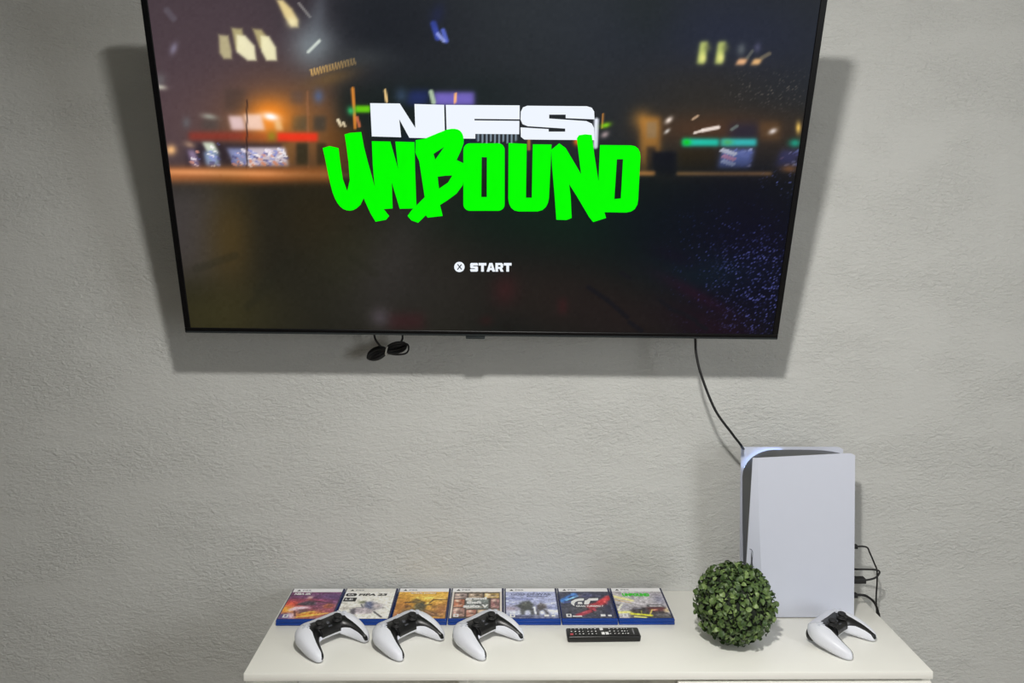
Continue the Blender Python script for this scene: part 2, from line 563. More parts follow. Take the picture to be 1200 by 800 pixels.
    for (xa, ya, xb, yb, n) in ((222, 176, 231, 194, 8), (241, 168, 255, 194, 16), (272, 175, 290, 194, 16), (291, 174, 334, 194, 44), (846, 176, 880, 196, 34), (914, 178, 934, 196, 10)):
        for _ in range(n):
            a_, b_ = rg.uniform(xa, xb), rg.uniform(ya, yb)
            O.append(('l', a_, b_, a_ + rg.uniform(1.5, 4.5), b_ + rg.uniform(.4, 1.8) * (1 if xa < 600 else -1), rg.uniform(.7, 1.5),
                      rg.choice([(255, 250, 255), (236, 226, 240), (150, 160, 220), (226, 160, 140), (90, 90, 140)]), .8))
    O += [('l', 289, 118, 289, 203, .9, (50, 38, 40), .8), ('g', 290, 203, 8, 2, 0, (60, 40, 30), .9)]
    # traffic light and sign beyond the lettering, blue shop
    O += [('r', 395, 100, 520, 206, 0, (24, 34, 34), .85, 6), ('r', 478, 106, 502, 123, -.2, (38, 50, 98), .95, 2), ('r', 508, 108, 556, 124, 0, (128, 112, 200), .9, 1.5), ('g', 470, 112, 8, 9, 0, (70, 90, 120), .6),
          ('l', 534, 110, 533, 120, 1.6, (255, 190, 120), .9), ('l', 505, 108, 508, 120, 3, (180, 200, 170), .9), ('l', 451, 106, 453, 119, 1.6, (250, 214, 150), .9),
          ('l', 413, 104, 416, 150, 2, (226, 146, 60), .9), ('r', 416, 124, 434, 132, 0, (110, 206, 20), .95, .8), ('g', 411, 130, 4, 5, -20, (60, 190, 110), .9),
          ('l', 418, 138, 421, 148, 2, (230, 130, 90), .8), ('l', 396, 141, 399, 147, 2, (250, 240, 210), .9), ('l', 402, 144, 404, 148, 1.6, (250, 240, 210), .9),
          ('r', 385, 150, 420, 205, 0, (120, 76, 34), .6, 4), ('r', 470, 160, 560, 172, 0, (20, 34, 70), .6, 3)]
    for k in range(10):
        O.append(('l', 560 + 5 * k, 157, 560 + 5 * k, 165 + (k % 3) * 2, 1.0, (190, 210, 226), .7))
    O += [('g', 676, 166, 4, 5, 0, (240, 120, 40), .9), ('l', 620, 164, 620, 175, 2, (220, 150, 80), .7), ('l', 691, 166, 705, 206, 3, (40, 44, 40), .5),
          ('l', 699, 141, 698, 172, 2.8, (236, 240, 250), .95), ('l', 707, 134, 706, 150, 1.2, (200, 140, 70), .8), ('g', 710, 147, 6, 3, -15, (140, 214, 30), .9),
          ('g', 709, 158, 5, 3.5, -30, (190, 170, 170), .8)]
    # right street
    O += [('g', 752, 140, 12, 12, 0, (150, 112, 60), .7), ('r', 750, 137, 774, 206, 0, (196, 138, 62), .75, 2), ('r', 758, 143, 770, 162, 0, (150, 124, 90), .9, 1), ('r', 758, 172, 769, 202, 0, (60, 48, 40), .9, 1.2),
          ('r', 765, 178, 793, 206, 0, (18, 20, 32), .97, 1.2), ('g', 784, 141, 5, 3, -40, (240, 226, 214), .95), ('g', 782, 154, 4, 2, -40, (220, 216, 210), .9), ('l', 812, 140, 818, 136, 1.5, (210, 180, 150), .8),
          ('l', 814, 156, 824, 153, 1.6, (246, 232, 220), .9), ('l', 824, 153, 842, 149.5, 2.4, (250, 236, 226), .95), ('l', 858, 152, 864, 148, 2, (200, 220, 180), .8), ('r', 855, 145, 890, 163, 0, (40, 42, 70), .7, 3), ('r', 890, 143, 915, 165, 0, (112, 82, 50), .7, 2), ('g', 906, 154, 5, 3, -25, (236, 226, 220), .95),
          ('r', 800, 163, 843, 171.5, 0, (40, 232, 204), .97, 1.2), ('g', 805, 167, 5, 4, 0, (10, 220, 40), .9), ('r', 845, 163, 887, 171.5, 0, (70, 226, 220), .97, 1.2), ('g', 853, 167, 6, 3.5, 0, (100, 200, 120), .9),
          ('r', 795, 176, 838, 201, 0, (60, 46, 20), .8, 2), ('r', 844, 175, 882, 197, -.25, (130, 146, 214), .95, 1.6), ('g', 932, 168, 7, 5, 0, (40, 180, 150), .9), ('g', 936, 150, 3, 7, 0, (250, 210, 110), .9), ('r', 912, 176, 935, 196, -.3, (80, 80, 130), .8, 2), ('g', 925, 199, 10, 5, 0, (236, 160, 90), .9)]
    for k in range(16):
        a, b_ = (k * 37) % 36, (k * 13) % 19
        O.append(('l', 845 + a, 177 + b_, 848 + a, 175 + b_, 1.6, [(236, 238, 250), (210, 220, 255), (230, 170, 200)][k % 3], .9))
    for xx, yy, s in ((819, 58, 1), (840, 58, 1)):
        O += [('r', xx, yy - 9, xx + 9, yy + 17, -.15, (196, 206, 120), .95, 1.2), ('g', xx + 10, yy - 2, 5, 5, 0, (120, 126, 84), .6), ('g', xx + 5, yy + 10, 4, 5, 0, (226, 222, 140), .8)]
    O += [('g', 869, 58, 5, 7, 15, (100, 106, 110), .8), ('r', 864, 69, 875, 76, -.5, (238, 186, 138), .95, 1), ('r', 882, 69, 892, 76, -.5, (238, 190, 130), .95, 1), ('g', 888, 56, 4, 6, 15, (90, 90, 116), .7), ('l', 893, 68, 902, 63, 2.5, (130, 120, 100), .7), ('l', 876, 68, 882, 60, 2, (120, 120, 110), .6),
          ('l', 508, 28, 513, 44, 4, (66, 84, 176), .9), ('l', 519, 36, 523, 48, 3, (96, 112, 200), .9), ('l', 513, 40, 520, 48, 2.4, (160, 170, 230), .8), ('g', 512, 18, 8, 14, 20, (36, 44, 86), .5),
          ('l', 195, 12, 203, 22, 4, (104, 98, 108), .6)]
    # road
    O += [('r', 100, 205, 1000, 500, 0, (38, 37, 31), 1, 3.5),
          ('r', 150, 197, 392, 214, 0.0, (202, 118, 58), .92, 2.4), ('g', 260, 203, 120, 4, 1.0, (255, 176, 116), .85), ('r', 560, 206, 1000, 500, 0, (14, 21, 21), .85, 14),
          ('r', 746, 201, 768, 206, 0, (240, 168, 90), .9, 1), ('r', 793, 202, 905, 206, 0, (226, 168, 96), .9, 1), ('r', 770, 207, 960, 212, 0, (46, 38, 30), .6, 2),
          ('r', 150, 215, 262, 330, 0.0, (80, 74, 74), .8, 9), ('g', 270, 280, 30, 70, 0, (84, 68, 36), .75), ('g', 250, 370, 90, 45, 0, (62, 58, 34), .8), ('g', 370, 250, 60, 60, 0, (50, 42, 24), .7),
          ('g', 420, 310, 50, 50, 0, (52, 52, 34), .6), ('g', 590, 250, 100, 40, 0, (14, 34, 26), .7), ('g', 700, 262, 90, 36, 0, (8, 46, 24), .75),
          ('g', 800, 265, 120, 55, 0, (2, 17, 27), .95), ('g', 880, 310, 80, 100, 0, (5, 4, 32), .97), ('g', 830, 320, 70, 24, 0, (8, 32, 44), .6),
          ('g', 790, 300, 30, 10, 20, (14, 10, 32), .6), ('g', 640, 350, 120, 50, 10, (42, 35, 31), .85), ('g', 730, 375, 90, 40, 18, (36, 28, 28), .85), ('g', 840, 385, 60, 22, 20, (34, 12, 28), .7), ('g', 815, 345, 50, 8, 28, (52, 14, 38), .5),
          ('g', 480, 340, 80, 50, 0, (47, 45, 42), .8), ('g', 460, 300, 30, 70, 25, (64, 60, 62), .4), ('r', 455, 368, 497, 386, 0, (64, 34, 38), .7, 3), ('g', 445, 372, 12, 12, 0, (92, 84, 92), .6),
          ('g', 592, 340, 15, 18, 10, (62, 32, 34), .7), ('r', 655, 350, 664, 368, 0, (70, 30, 34), .6, 2), ('g', 570, 376, 8, 6, 0, (52, 28, 28), .6), ('r', 590, 378, 600, 388, 0, (26, 24, 22), .7, 1)]
    for (xa, ya, xb, yb) in ((690, 337, 712, 352), (712, 352, 735, 372), (738, 378, 752, 388), (774, 352, 786, 362), (790, 364, 802, 368), (806, 371, 816, 376), (728, 320, 738, 326), (818, 380, 828, 386)):
        O.append(('l', xa, ya, xb, yb, 2.8, (20, 20, 28), .85))
    for (xa, ya, xb, yb) in ((300, 340, 345, 300), (290, 360, 320, 332), (230, 315, 275, 300), (410, 300, 440, 322)):
        O.append(('l', xa, ya, xb, yb, 5, (40, 40, 30), .28))
    O.append(('n', 4, 0.9))
    O.append(('s', 846, 280, 950, 392, (86, 90, 150), .14, 7))
    O.append(('s', 800, 250, 950, 380, (70, 76, 130), .05, 14))
    O.append(('s', 860, 95, 950, 118, (120, 114, 106), .12, 8))
    O.append(('s', 895, 205, 945, 225, (100, 110, 170), .08, 4))
    return np.clip(paint(x, y, (40, 44, 48), O, 5) ** 1.13 * 1.16, 0, 1)


def screen_pos(u, v):
    return np.stack([SX0 + (SX1 - SX0) * u, np.full_like(u, 0.0022), SZ0 + (SZ1 - SZ0) * v], -1)


scr = print_grid('screen', 460, 262, screen_pos, screen_colour, M_screen, tv)

c1 = lambda L: [(370 + a / 5, 110 + b / 5) for a, b in L]
c2 = lambda L: [(560 + a / 5, 110 + b / 5) for a, b in L]


def rrect(x0, y0, x1, y1, r, sk=0.0, n=5):
    out = []
    for cx_, cy_, a0 in ((x1 - r, y0 + r, -90), (x1 - r, y1 - r, 0), (x0 + r, y1 - r, 90), (x0 + r, y0 + r, 180)):
        for k in range(n + 1):
            a = radians(a0 + 90 * k / n)
            y = cy_ + r * sin(a)
            out.append((cx_ + r * cos(a) - sk * (y - y0), y))
    return out


NFS = [
    [c1([(318, 55), (492, 57), (583, 200), (578, 60), (752, 65), (757, 262), (548, 258), (489, 150), (500, 255), (328, 250)])],
    [[(522.4, 123), (609, 123.6), (609, 140), (556, 139.4), (556, 141.2), (608.6, 141.8), (608.4, 157.4), (557, 157), (557, 162.6), (523.6, 162.4)]],
    [c2([(290, 70), (640, 73), (668, 82), (682, 104), (684, 150), (515, 143), (515, 122), (418, 122), (418, 145), (636, 160), (668, 175), (681, 200), (684, 272), (272, 268), (252, 252), (250, 197), (415, 207), (415, 222), (512, 222), (512, 204), (292, 190), (262, 178), (250, 150), (252, 105), (264, 80)])],
]
UNB = [
    [c1([(40, 318), (80, 306), (133, 318), (142, 395), (158, 500), (184, 570), (199, 505), (191, 400), (178, 300), (168, 238), (200, 229), (266, 224), (282, 310), (305, 400), (345, 545), (395, 672), (430, 716), (412, 738), (350, 750), (320, 700), (280, 612), (262, 650), (238, 672), (218, 682), (200, 685), (180, 683), (160, 675), (142, 660), (126, 640), (111, 612), (98, 578), (84, 525), (72, 470), (55, 385)])],
    [c1([(328, 278), (437, 280), (482, 440), (466, 280), (578, 283), (582, 450), (590, 672), (492, 674), (445, 520), (450, 672), (396, 676), (345, 545), (334, 420)])],
    [c1([(585, 272), (640, 262), (712, 232), (770, 209), (795, 205), (815, 205), (832, 209), (846, 217), (857, 230), (864, 248), (867, 270), (866, 290), (850, 335), (825, 388), (868, 408), (872, 470), (862, 535), (825, 585), (775, 622), (728, 652), (744, 716), (656, 726), (645, 712), (600, 756), (560, 742), (538, 716), (560, 684), (638, 606), (622, 500), (606, 395), (583, 345)]),
     c1([(690, 352), (752, 312), (700, 386)]), c1([(714, 486), (760, 480), (800, 479), (775, 520), (722, 556)])],
    [rrect(543, 168, 591.4, 247.2, 7.5), [(564.4, 184.2), (570.6, 184.4), (570.4, 231), (564, 231)]],
    [c2([(180, 288), (286, 294), (282, 609), (316, 609), (322, 296), (432, 297), (417, 610), (411, 640), (399, 664), (378, 682), (350, 690), (240, 690), (214, 684), (195, 668), (183, 645), (178, 615)])],
    [c2([(430, 328), (477, 290), (515, 318), (605, 470), (594, 380), (580, 262), (592, 243), (630, 237), (668, 241), (682, 350), (705, 500), (732, 660), (752, 728), (676, 752), (652, 722), (580, 600), (535, 530), (544, 600), (550, 728), (520, 740), (460, 738), (450, 600), (436, 440)])],
    [c2([(716, 300), (896, 302), (922, 307), (940, 321), (950, 342), (953, 370), (940, 620), (935, 650), (920, 676), (898, 690), (870, 696), (735, 694), (705, 560)]), c2([(815, 384), (851, 383), (838, 613), (800, 617)])],
]
bm = bmesh.new()
flat_polys(bm, NFS, art, 0.0016)
o = obj('title_lettering', bm, M_px_white, tv)
o['kind'] = 'stuff'
bm = bmesh.new()
GL = {'S': [[(.12, 0), (.90, 0), (1, .10), (1, .30), (.40, .30), (.40, .38), (.90, .38), (1, .48), (1, .90), (.88, 1), (.10, 1), (0, .90), (0, .70), (.60, .70), (.60, .62), (.10, .62), (0, .52), (0, .10)]],
      'T': [[(0, 0), (1, 0), (1, .3), (.68, .3), (.68, 1), (.32, 1), (.32, .3), (0, .3)]],
      'A': [[(.30, 0), (.70, 0), (1.06, 1), (.70, 1), (.64, .82), (.36, .82), (.30, 1), (-.06, 1)], [(.5, .26), (.41, .58), (.59, .58)]],
      'R': [[(0, 0), (.82, 0), (1, .16), (1, .48), (.86, .62), (1.06, 1), (.68, 1), (.52, .68), (.34, .68), (.34, 1), (0, 1)], [(.34, .26), (.66, .26), (.66, .44), (.34, .44)]]}
for k, ch in enumerate('START'):
    x0, x1 = 551 + 9.85 * k, 551 + 9.85 * k + 9.1
    flat_polys(bm, [[[(x0 + (x1 - x0) * a, 308.3 + 10.2 * b) for a, b in lp] for lp in GL[ch]]], art, 0.0016)
obj('prompt_lettering', bm, M_px_white, tv)['kind'] = 'stuff'
bm = bmesh.new()
flat_polys(bm, [[rrect(532.2, 307, 544.4, 319, 5.9)]], art, 0.0016)
obj('button_symbol', bm, M_px_white, tv)
o = o
o['label'] = 'white block letters on the screen'
bm = bmesh.new()
for i, P in enumerate(UNB):
    flat_polys(bm, [P], art, 0.0014 - 0.00003 * i)
o = obj('brush_lettering', bm, M_px_green, tv)
o['kind'] = 'stuff'
o['label'] = 'bright green brush letters on the screen'
bm = bmesh.new()
flat_polys(bm, [[[(535.6, 310), (536.6, 309.4), (541.4, 315.4), (540.6, 316.2)]]], art, 0.0011)
flat_polys(bm, [[[(540.4, 309.6), (541.2, 310.4), (536.4, 316.4), (535.6, 315.6)]]], art, 0.0010)
obj('cross_mark', bm, M_px_dark, tv)['kind'] = 'stuff'

# arm holding the television off the wall
mt = tag(empty('wall_mount', (-0.04, 0, 1.02)), 'black steel arm holding the television off the wall, hidden behind it', 'mount')
box_obj('wall_plate', (0, -0.006, 0), (0.24, 0.012, 0.22), M_steel, mt, 0.002)
bm = bmesh.new()
tube(bm, [(0, -0.012, 0.02), (0.0, -0.10, 0.02), (0, -0.19, 0.02)], 0.022, 10, 1)
obj('arm', bm, M_steel, mt, smooth=True)
bm = bmesh.new()
box(bm, (0, 0, 0), (0.30, 0.014, 0.24), 0.002)
bmesh.ops.rotate(bm, verts=bm.verts, matrix=Matrix.Rotation(0.3378, 3, 'X'))
bmesh.ops.translate(bm, verts=bm.verts, vec=(0, -0.193, 0.02))
obj('tilt_bracket', bm, M_steel, mt)

# ------------------------------------------------------------------ cables by the wall
bm = bmesh.new()
tube(bm, [(0.455, -0.17, 0.73), (0.4633, -0.145, 0.6647), (0.4658, -0.145, 0.6302), (0.4778, -0.148, 0.580), (0.5121, -0.145, 0.498), (0.5563, -0.135, 0.4383), (0.5829, -0.1150, 0.4064), (0.5963, -0.0800, 0.3911), (0.6094, -0.0520, 0.3773),
          (0.616, -0.038, 0.352), (0.622, -0.028, 0.25), (0.625, -0.026, 0.1), (0.628, -0.024, 0.004)], 0.0031, 10, 8)
tag(obj('video_cable', bm, M_rubber, None, smooth=True), 'thin black cable hanging from the television down behind the white console', 'cable')

cb = tag(empty('coiled_cable', (-0.268 * 1.042, -0.060, 0.64 - 0.0105)), 'black cable folded in a bundle and tied, hanging under the television', 'cable')


def rel(L):
    return [((x + 0.268) * 1.042, y, (z - 0.64) * 1.042) for x, y, z in L]


bm = bmesh.new()
tube(bm, rel([(-0.300, -0.06, 0.74), (-0.297, 0, 0.678), (-0.292, 0, 0.660), (-0.278, 0.0, 0.642), (-0.268, 0.002, 0.636)]), 0.0026)
tube(bm, rel([(-0.226, -0.06, 0.74), (-0.2295, 0, 0.675), (-0.231, 0.0, 0.660), (-0.240, 0, 0.652), (-0.256, 0.002, 0.644)]), 0.0026)
obj('lead', bm, M_rubber, cb, smooth=True)
bm = bmesh.new()
rnd = random.Random(4)
for k in range(7):                         # the left lobe, hanging lower
    a = 0.0012 + 0.0021 * k
    y0 = rnd.uniform(-0.006, 0.006)
    c, d = Vector((-0.290, y0, 0.628)), Vector((-0.028, 0, -0.013)).normalized()
    n = Vector((0.013, 0, -0.028)).normalized()
    tube(bm, rel([tuple(c + d * (0.0235 * cos(t)) + n * (a * sin(t)) + Vector((0, 0.002 * sin(3 * t), 0))) for t in [2 * pi * q / 10 for q in range(11)]]), 0.0024, 8, 3)
for k in range(7):                         # the right lobe
    a = 0.0012 + 0.0019 * k
    y0 = rnd.uniform(-0.006, 0.006)
    c, d = Vector((-0.243, y0, 0.643)), Vector((0.028, 0, 0.007)).normalized()
    n = Vector((-0.007, 0, 0.028)).normalized()
    tube(bm, rel([tuple(c + d * (0.0245 * cos(t)) + n * (a * sin(t)) + Vector((0, 0.002 * sin(3 * t), 0))) for t in [2 * pi * q / 10 for q in range(11)]]), 0.0024, 8, 3)
obj('coil', bm, M_rubber, cb, smooth=True)
bm = bmesh.new()
tube(bm, rel([(-0.262, 0, 0.644), (-0.222, 0, 0.652), (-0.215, 0, 0.640), (-0.222, 0, 0.629), (-0.243, 0, 0.626), (-0.264, 0, 0.629)]), 0.0022)
obj('loose_loop', bm, M_rubber, cb, smooth=True)
bm = bmesh.new()
tube(bm, rel([tuple(Vector((-0.267, 0, 0.636)) + 0.010 * cos(t) * Vector((0.2, 0, 1)).normalized() + 0.011 * sin(t) * Vector((0, 1, 0))) for t in [2 * pi * q / 12 for q in range(13)]]), 0.0022, 8, 2)
obj('tie', bm, M_tie, cb, smooth=True)

# ------------------------------------------------------------------ game cases
CL, CPITCH, CY0, CW, CDP, CT = -0.519, 0.1334, -0.190, 0.1312, 0.172, 0.0135
IN_L, IN_R, IN_B, IN_T = 0.0030, 0.0050, 0.0065, 0.001
SWd, SHt = CW - IN_L - IN_R, CDP - IN_B - IN_T


def case_mesh():
    bm = bmesh.new()
    box(bm, (CW / 2, CDP / 2, CT * 0.27), (CW, CDP, CT * 0.5), 0.0016)
    box(bm, (CW / 2, CDP / 2, CT * 0.75), (CW, CDP, CT * 0.46), 0.0016)
    box(bm, (CW / 2 + 0.001, CDP / 2, CT * 0.5), (CW - 0.006, CDP - 0.006, CT * 0.2))
    return bm


case_me = None
HDR = 0.885                                # header band above this height on the sheet
cases = []

A1 = [('r', -.1, .62, 1.1, 1, 0, (96, 50, 92), 1, .05), ('g', .85, .75, .3, .2, 0, (76, 56, 108), .7), ('g', .1, .55, .2, .14, 0, (204, 62, 40), .95), ('g', .5, .66, .4, .08, 0, (160, 46, 76), .7),
      ('g', .08, .34, .2, .14, 0, (240, 166, 36), .97), ('g', .55, .16, .35, .12, 8, (232, 156, 40), .97), ('g', .9, .3, .2, .14, 0, (140, 56, 84), .7), ('g', .3, .45, .2, .1, 0, (190, 70, 70), .6),
      ('q', [(0, 0), (.24, 0), (.26, .12), (.16, .2), (0, .16)], (84, 72, 130), .95, .015), ('q', [(.1, .34), (.22, .44), (.46, .46), (.5, .38), (.34, .28), (.14, .28)], (230, 196, 210), .95, .015),
      ('q', [(.24, .56), (.42, .66), (.58, .6), (.6, .5), (.4, .48), (.24, .5)], (48, 42, 54), .95, .014), ('q', [(.36, .68), (.46, .69), (.44, .78), (.38, .79)], (140, 78, 66), .95, .012), ('q', [(.37, .76), (.46, .76), (.46, .83), (.37, .83)], (216, 190, 190), .9, .012),
      ('l', .5, .66, .84, .57, .02, (80, 40, 62), .95), ('q', [(.74, .48), (.84, .56), (.96, .5), (.94, .38), (.78, .38)], (170, 92, 52), .95, .016), ('g', .88, .46, .05, .04, 0, (70, 36, 40), .8), ('q', [(.58, .42), (.72, .46), (.74, .36), (.6, .34)], (96, 40, 62), .9, .016),
      ('q', [(.28, .32), (.46, .36), (.5, .26), (.34, .18)], (78, 44, 50), .95, .016), ('q', [(.14, .2), (.28, .18), (.3, .02), (.2, .02)], (228, 198, 208), .92, .016), ('l', .24, .28, .3, .1, .02, (84, 36, 40), .9),
      ('l', .34, .06, .9, .2, .02, (250, 206, 90), .8), ('l', .4, .2, .62, .26, .018, (246, 200, 80), .8), ('l', .8, .08, .98, .2, .02, (120, 50, 80), .7)]
A2 = [('g', .5, .4, .6, .5, 0, (216, 214, 206), 1), ('q', [(.44, .6), (.62, .62), (.86, .5), (.86, .38), (.7, .28), (.56, .3), (.46, .42)], (150, 146, 154), .9, .016), ('q', [(.46, .6), (.58, .62), (.64, .5), (.62, .34), (.5, .4)], (72, 80, 112), .95, .016), ('g', .72, .46, .08, .07, -20, (178, 166, 166), .8),
      ('q', [(.28, .36), (.44, .4), (.68, .3), (.66, .18), (.3, .16)], (158, 148, 156), .95, .014), ('q', [(.22, .34), (.31, .38), (.34, .16), (.25, .16)], (66, 64, 74), .95, .012), ('q', [(.34, .62), (.44, .64), (.46, .56), (.36, .56)], (84, 88, 56), .9, .014), ('l', .4, .52, .44, .42, .016, (70, 70, 80), .9), ('l', .32, .4, .56, .38, .014, (96, 92, 104), .9),
      ('l', .7, .24, .86, .06, .022, (44, 42, 50), .97), ('l', .84, .46, 1, .3, .022, (240, 240, 236), .8), ('g', .1, .38, .14, .05, 0, (176, 170, 162), .8), ('l', .52, .54, .6, .44, .016, (110, 120, 150), .8), ('r', .4, .02, .52, .06, 0, (250, 250, 246), .9, .01)]
A3 = [('g', .5, .6, .6, .5, 0, (206, 156, 48), 1), ('g', .6, .74, .3, .12, 0, (224, 194, 90), .8), ('g', .1, .4, .2, .4, 0, (150, 92, 40), .75), ('g', .95, .3, .25, .3, 0, (136, 84, 56), .8), ('g', .12, .12, .3, .1, 0, (140, 80, 54), .8),
      ('q', [(.4, .58), (.52, .6), (.6, .46), (.58, .26), (.38, .24), (.36, .44)], (74, 70, 48), .97, .014), ('q', [(.3, .66), (.38, .74), (.46, .66), (.42, .56), (.32, .56)], (92, 74, 34), .95, .014), ('l', .18, .58, .34, .6, .022, (64, 48, 24), .95), ('l', .42, .66, .56, .58, .02, (78, 62, 30), .9), ('q', [(.18, .46), (.28, .48), (.32, .4), (.2, .38)], (84, 52, 26), .95, .014),
      ('q', [(.16, .32), (.34, .36), (.4, .18), (.14, .14)], (84, 66, 42), .9, .02), ('q', [(.58, .32), (.84, .2), (.9, .06), (.56, .1)], (92, 62, 44), .92, .02), ('l', .3, .32, .36, .2, .014, (190, 156, 70), .8), ('l', .6, .26, .8, .14, .016, (180, 130, 80), .7),
      ('l', .64, .54, .72, .68, .018, (64, 48, 20), .95), ('l', .72, .68, .99, .69, .016, (74, 54, 22), .95), ('g', .86, .72, .07, .02, 0, (236, 200, 160), .8), ('l', .58, .48, .7, .5, .02, (50, 42, 26), .9), ('q', [(.7, .44), (.8, .46), (.82, .38), (.72, .36)], (110, 74, 34), .9, .014), ('g', .52, .5, .04, .05, 0, (40, 44, 38), .9), ('g', .62, .56, .03, .04, 0, (240, 226, 150), .8)]
A4 = [('r', 0.0, 0, 1, .97, 0, (26, 20, 18), 1, .005)]
for (x0, y0, x1, y1, c) in ((.05, .72, .30, .93, (150, 130, 126)), (.33, .72, .62, .93, (146, 126, 104)), (.65, .74, .95, .93, (196, 164, 96)), (.05, .40, .26, .69, (176, 106, 76)), (.29, .33, .74, .70, (110, 118, 116)), (.78, .36, .95, .71, (150, 104, 104)),
                            (.05, .06, .28, .37, (170, 132, 122)), (.31, .05, .50, .30, (172, 110, 92)), (.53, .05, .75, .30, (186, 160, 120)), (.78, .05, .95, .33, (150, 122, 104))):
    A4 += [('r', x0, y0, x1, y1, 0, c, 1, .006), ('g', (x0 + x1) / 2 + .03, (y0 + y1) / 2, (x1 - x0) / 4, (y1 - y0) / 3, 20, tuple(v * .5 for v in c), .85), ('g', x0 + .07, y1 - .06, .05, .05, 0, (226, 208, 194), .8), ('l', x0 + .02, y0 + .03, x1 - .06, y0 + .08, .02, (214, 196, 180), .6)]
A5 = [('g', .5, .6, .8, .4, 0, (154, 160, 194), 1), ('l', 0, .74, .5, .7, .04, (112, 120, 166), .7), ('l', .1, .6, .3, .62, .03, (192, 196, 220), .7), ('l', .7, .5, 1, .56, .04, (196, 200, 222), .8), ('l', .75, .4, 1, .36, .04, (110, 118, 160), .8), ('g', .1, .34, .16, .1, 0, (140, 122, 134), .8), ('r', -.1, .15, 1.1, .27, 0, (214, 218, 232), .9, .025), ('l', .8, .3, 1, .24, .04, (226, 228, 240), .8),
      ('r', -.1, -.1, 1.1, .10, 0, (76, 80, 108), .9, .03), ('q', [(.24, .46), (.32, .6), (.46, .64), (.54, .5), (.5, .3), (.3, .28)], (52, 56, 52), .97, .016), ('q', [(.17, .46), (.28, .5), (.3, .38)], (58, 60, 62), .95, .014), ('q', [(.46, .34), (.55, .34), (.54, .12), (.48, .12)], (48, 50, 52), .95, .012), ('q', [(.27, .3), (.37, .3), (.35, .14), (.29, .12)], (52, 54, 54), .95, .012), ('g', .36, .5, .05, .05, 0, (96, 98, 88), .6),
      ('q', [(.6, .46), (.68, .56), (.78, .5), (.8, .36), (.66, .28), (.6, .32)], (70, 64, 64), .97, .014), ('q', [(.59, .3), (.66, .3), (.63, .1), (.58, .1)], (52, 50, 54), .95, .012), ('q', [(.72, .32), (.79, .3), (.83, .14), (.77, .14)], (52, 50, 54), .95, .012), ('l', .55, .4, .57, .16, .02, (236, 238, 248), .9), ('l', .1, .08, .5, .06, .02, (50, 54, 84), .8)]
A6 = [('g', .5, .5, .9, .6, 0, (44, 46, 66), 1), ('g', .5, .35, .4, .2, 0, (58, 58, 62), .8), ('l', .04, .64, .3, .88, .07, (50, 112, 186), .97), ('l', .12, .66, .36, .82, .026, (126, 188, 234), .9), ('l', .18, .76, .24, .80, .02, (16, 30, 70), .9), ('g', .55, .84, .2, .08, 0, (64, 66, 108), .8), ('l', .06, .56, .2, .6, .03, (44, 64, 140), .6), ('g', .42, .84, .04, .05, 0, (112, 100, 112), .7),
      ('l', .3, .1, .62, .3, .06, (156, 44, 62), .97), ('l', .58, .42, .84, .56, .09, (160, 36, 50), .97), ('l', .80, .58, .98, .76, .08, (190, 46, 54), .97), ('g', .88, .6, .02, .03, 0, (250, 130, 110), .8), ('g', .95, .3, .1, .2, 0, (36, 38, 72), .8), ('l', .6, .28, .66, .1, .016, (18, 22, 30), .9), ('l', .4, .2, .56, .28, .012, (196, 90, 100), .7)]
A7 = [('g', .5, .6, .8, .5, 0, (172, 168, 174), 1), ('l', 0, .80, .34, .64, .05, (214, 206, 140), .95), ('l', .02, .66, .3, .56, .022, (176, 150, 96), .9), ('l', .2, .62, .5, .52, .02, (206, 200, 208), .8), ('g', .15, .4, .16, .1, 0, (132, 130, 142), .9), ('l', .02, .2, .3, .22, .04, (214, 212, 120), .95), ('g', .9, .68, .12, .18, 0, (128, 128, 150), .85), ('l', .02, .48, .1, .44, .02, (60, 58, 62), .8), ('l', .4, .9, .95, .86, .03, (140, 134, 146), .8),
      ('r', .2, -.1, 1.1, .12, 0, (52, 50, 52), .95, .025), ('q', [(.24, .26), (.32, .36), (.46, .42), (.66, .4), (.9, .42), (.97, .3), (.95, .14), (.5, .1), (.3, .16)], (50, 44, 50), .97, .014), ('q', [(.6, .38), (.92, .4), (.96, .26), (.62, .22)], (92, 34, 40), .95, .014),
      ('q', [(.6, .48), (.9, .48), (.94, .4), (.62, .4)], (24, 24, 30), .97, .01), ('q', [(.64, .455), (.88, .455), (.9, .415), (.66, .415)], (226, 220, 226), .95, .008), ('g', .73, .29, .05, .022, 0, (255, 186, 150), .97), ('q', [(.9, .3), (.98, .36), (1.0, .22), (.92, .2)], (218, 200, 156), .95, .014), ('l', .34, .33, .46, .35, .016, (150, 150, 170), .8),
      ('l', .25, .15, .62, .09, .036, (214, 214, 48), .97), ('l', .3, .05, .5, .02, .024, (232, 232, 130), .95), ('l', .6, .12, .68, .3, .014, (206, 190, 80), .9), ('l', .44, .1, .46, .26, .012, (190, 190, 90), .8), ('l', .02, .3, .12, .5, .024, (232, 232, 206), .7)]
BASES = [(120, 60, 90), (214, 212, 206), (196, 150, 52), (214, 206, 196), (152, 158, 190), (52, 54, 74), (160, 156, 158)]
LBL = ['blue game case with a purple, red and orange cover, leftmost of the row',
       'blue game case with a pale grey cover and black title ending in 23',
       'blue game case with a gold and brown cover, third from the left',
       'blue game case with a framed collage of small pictures on its cover',
       'blue game case with a snowy lavender cover and two dark shapes',
       'blue game case with a dark cover, large white GT letters and a red stripe',
       'blue game case with a grey cover and small green lettering, rightmost of the row']

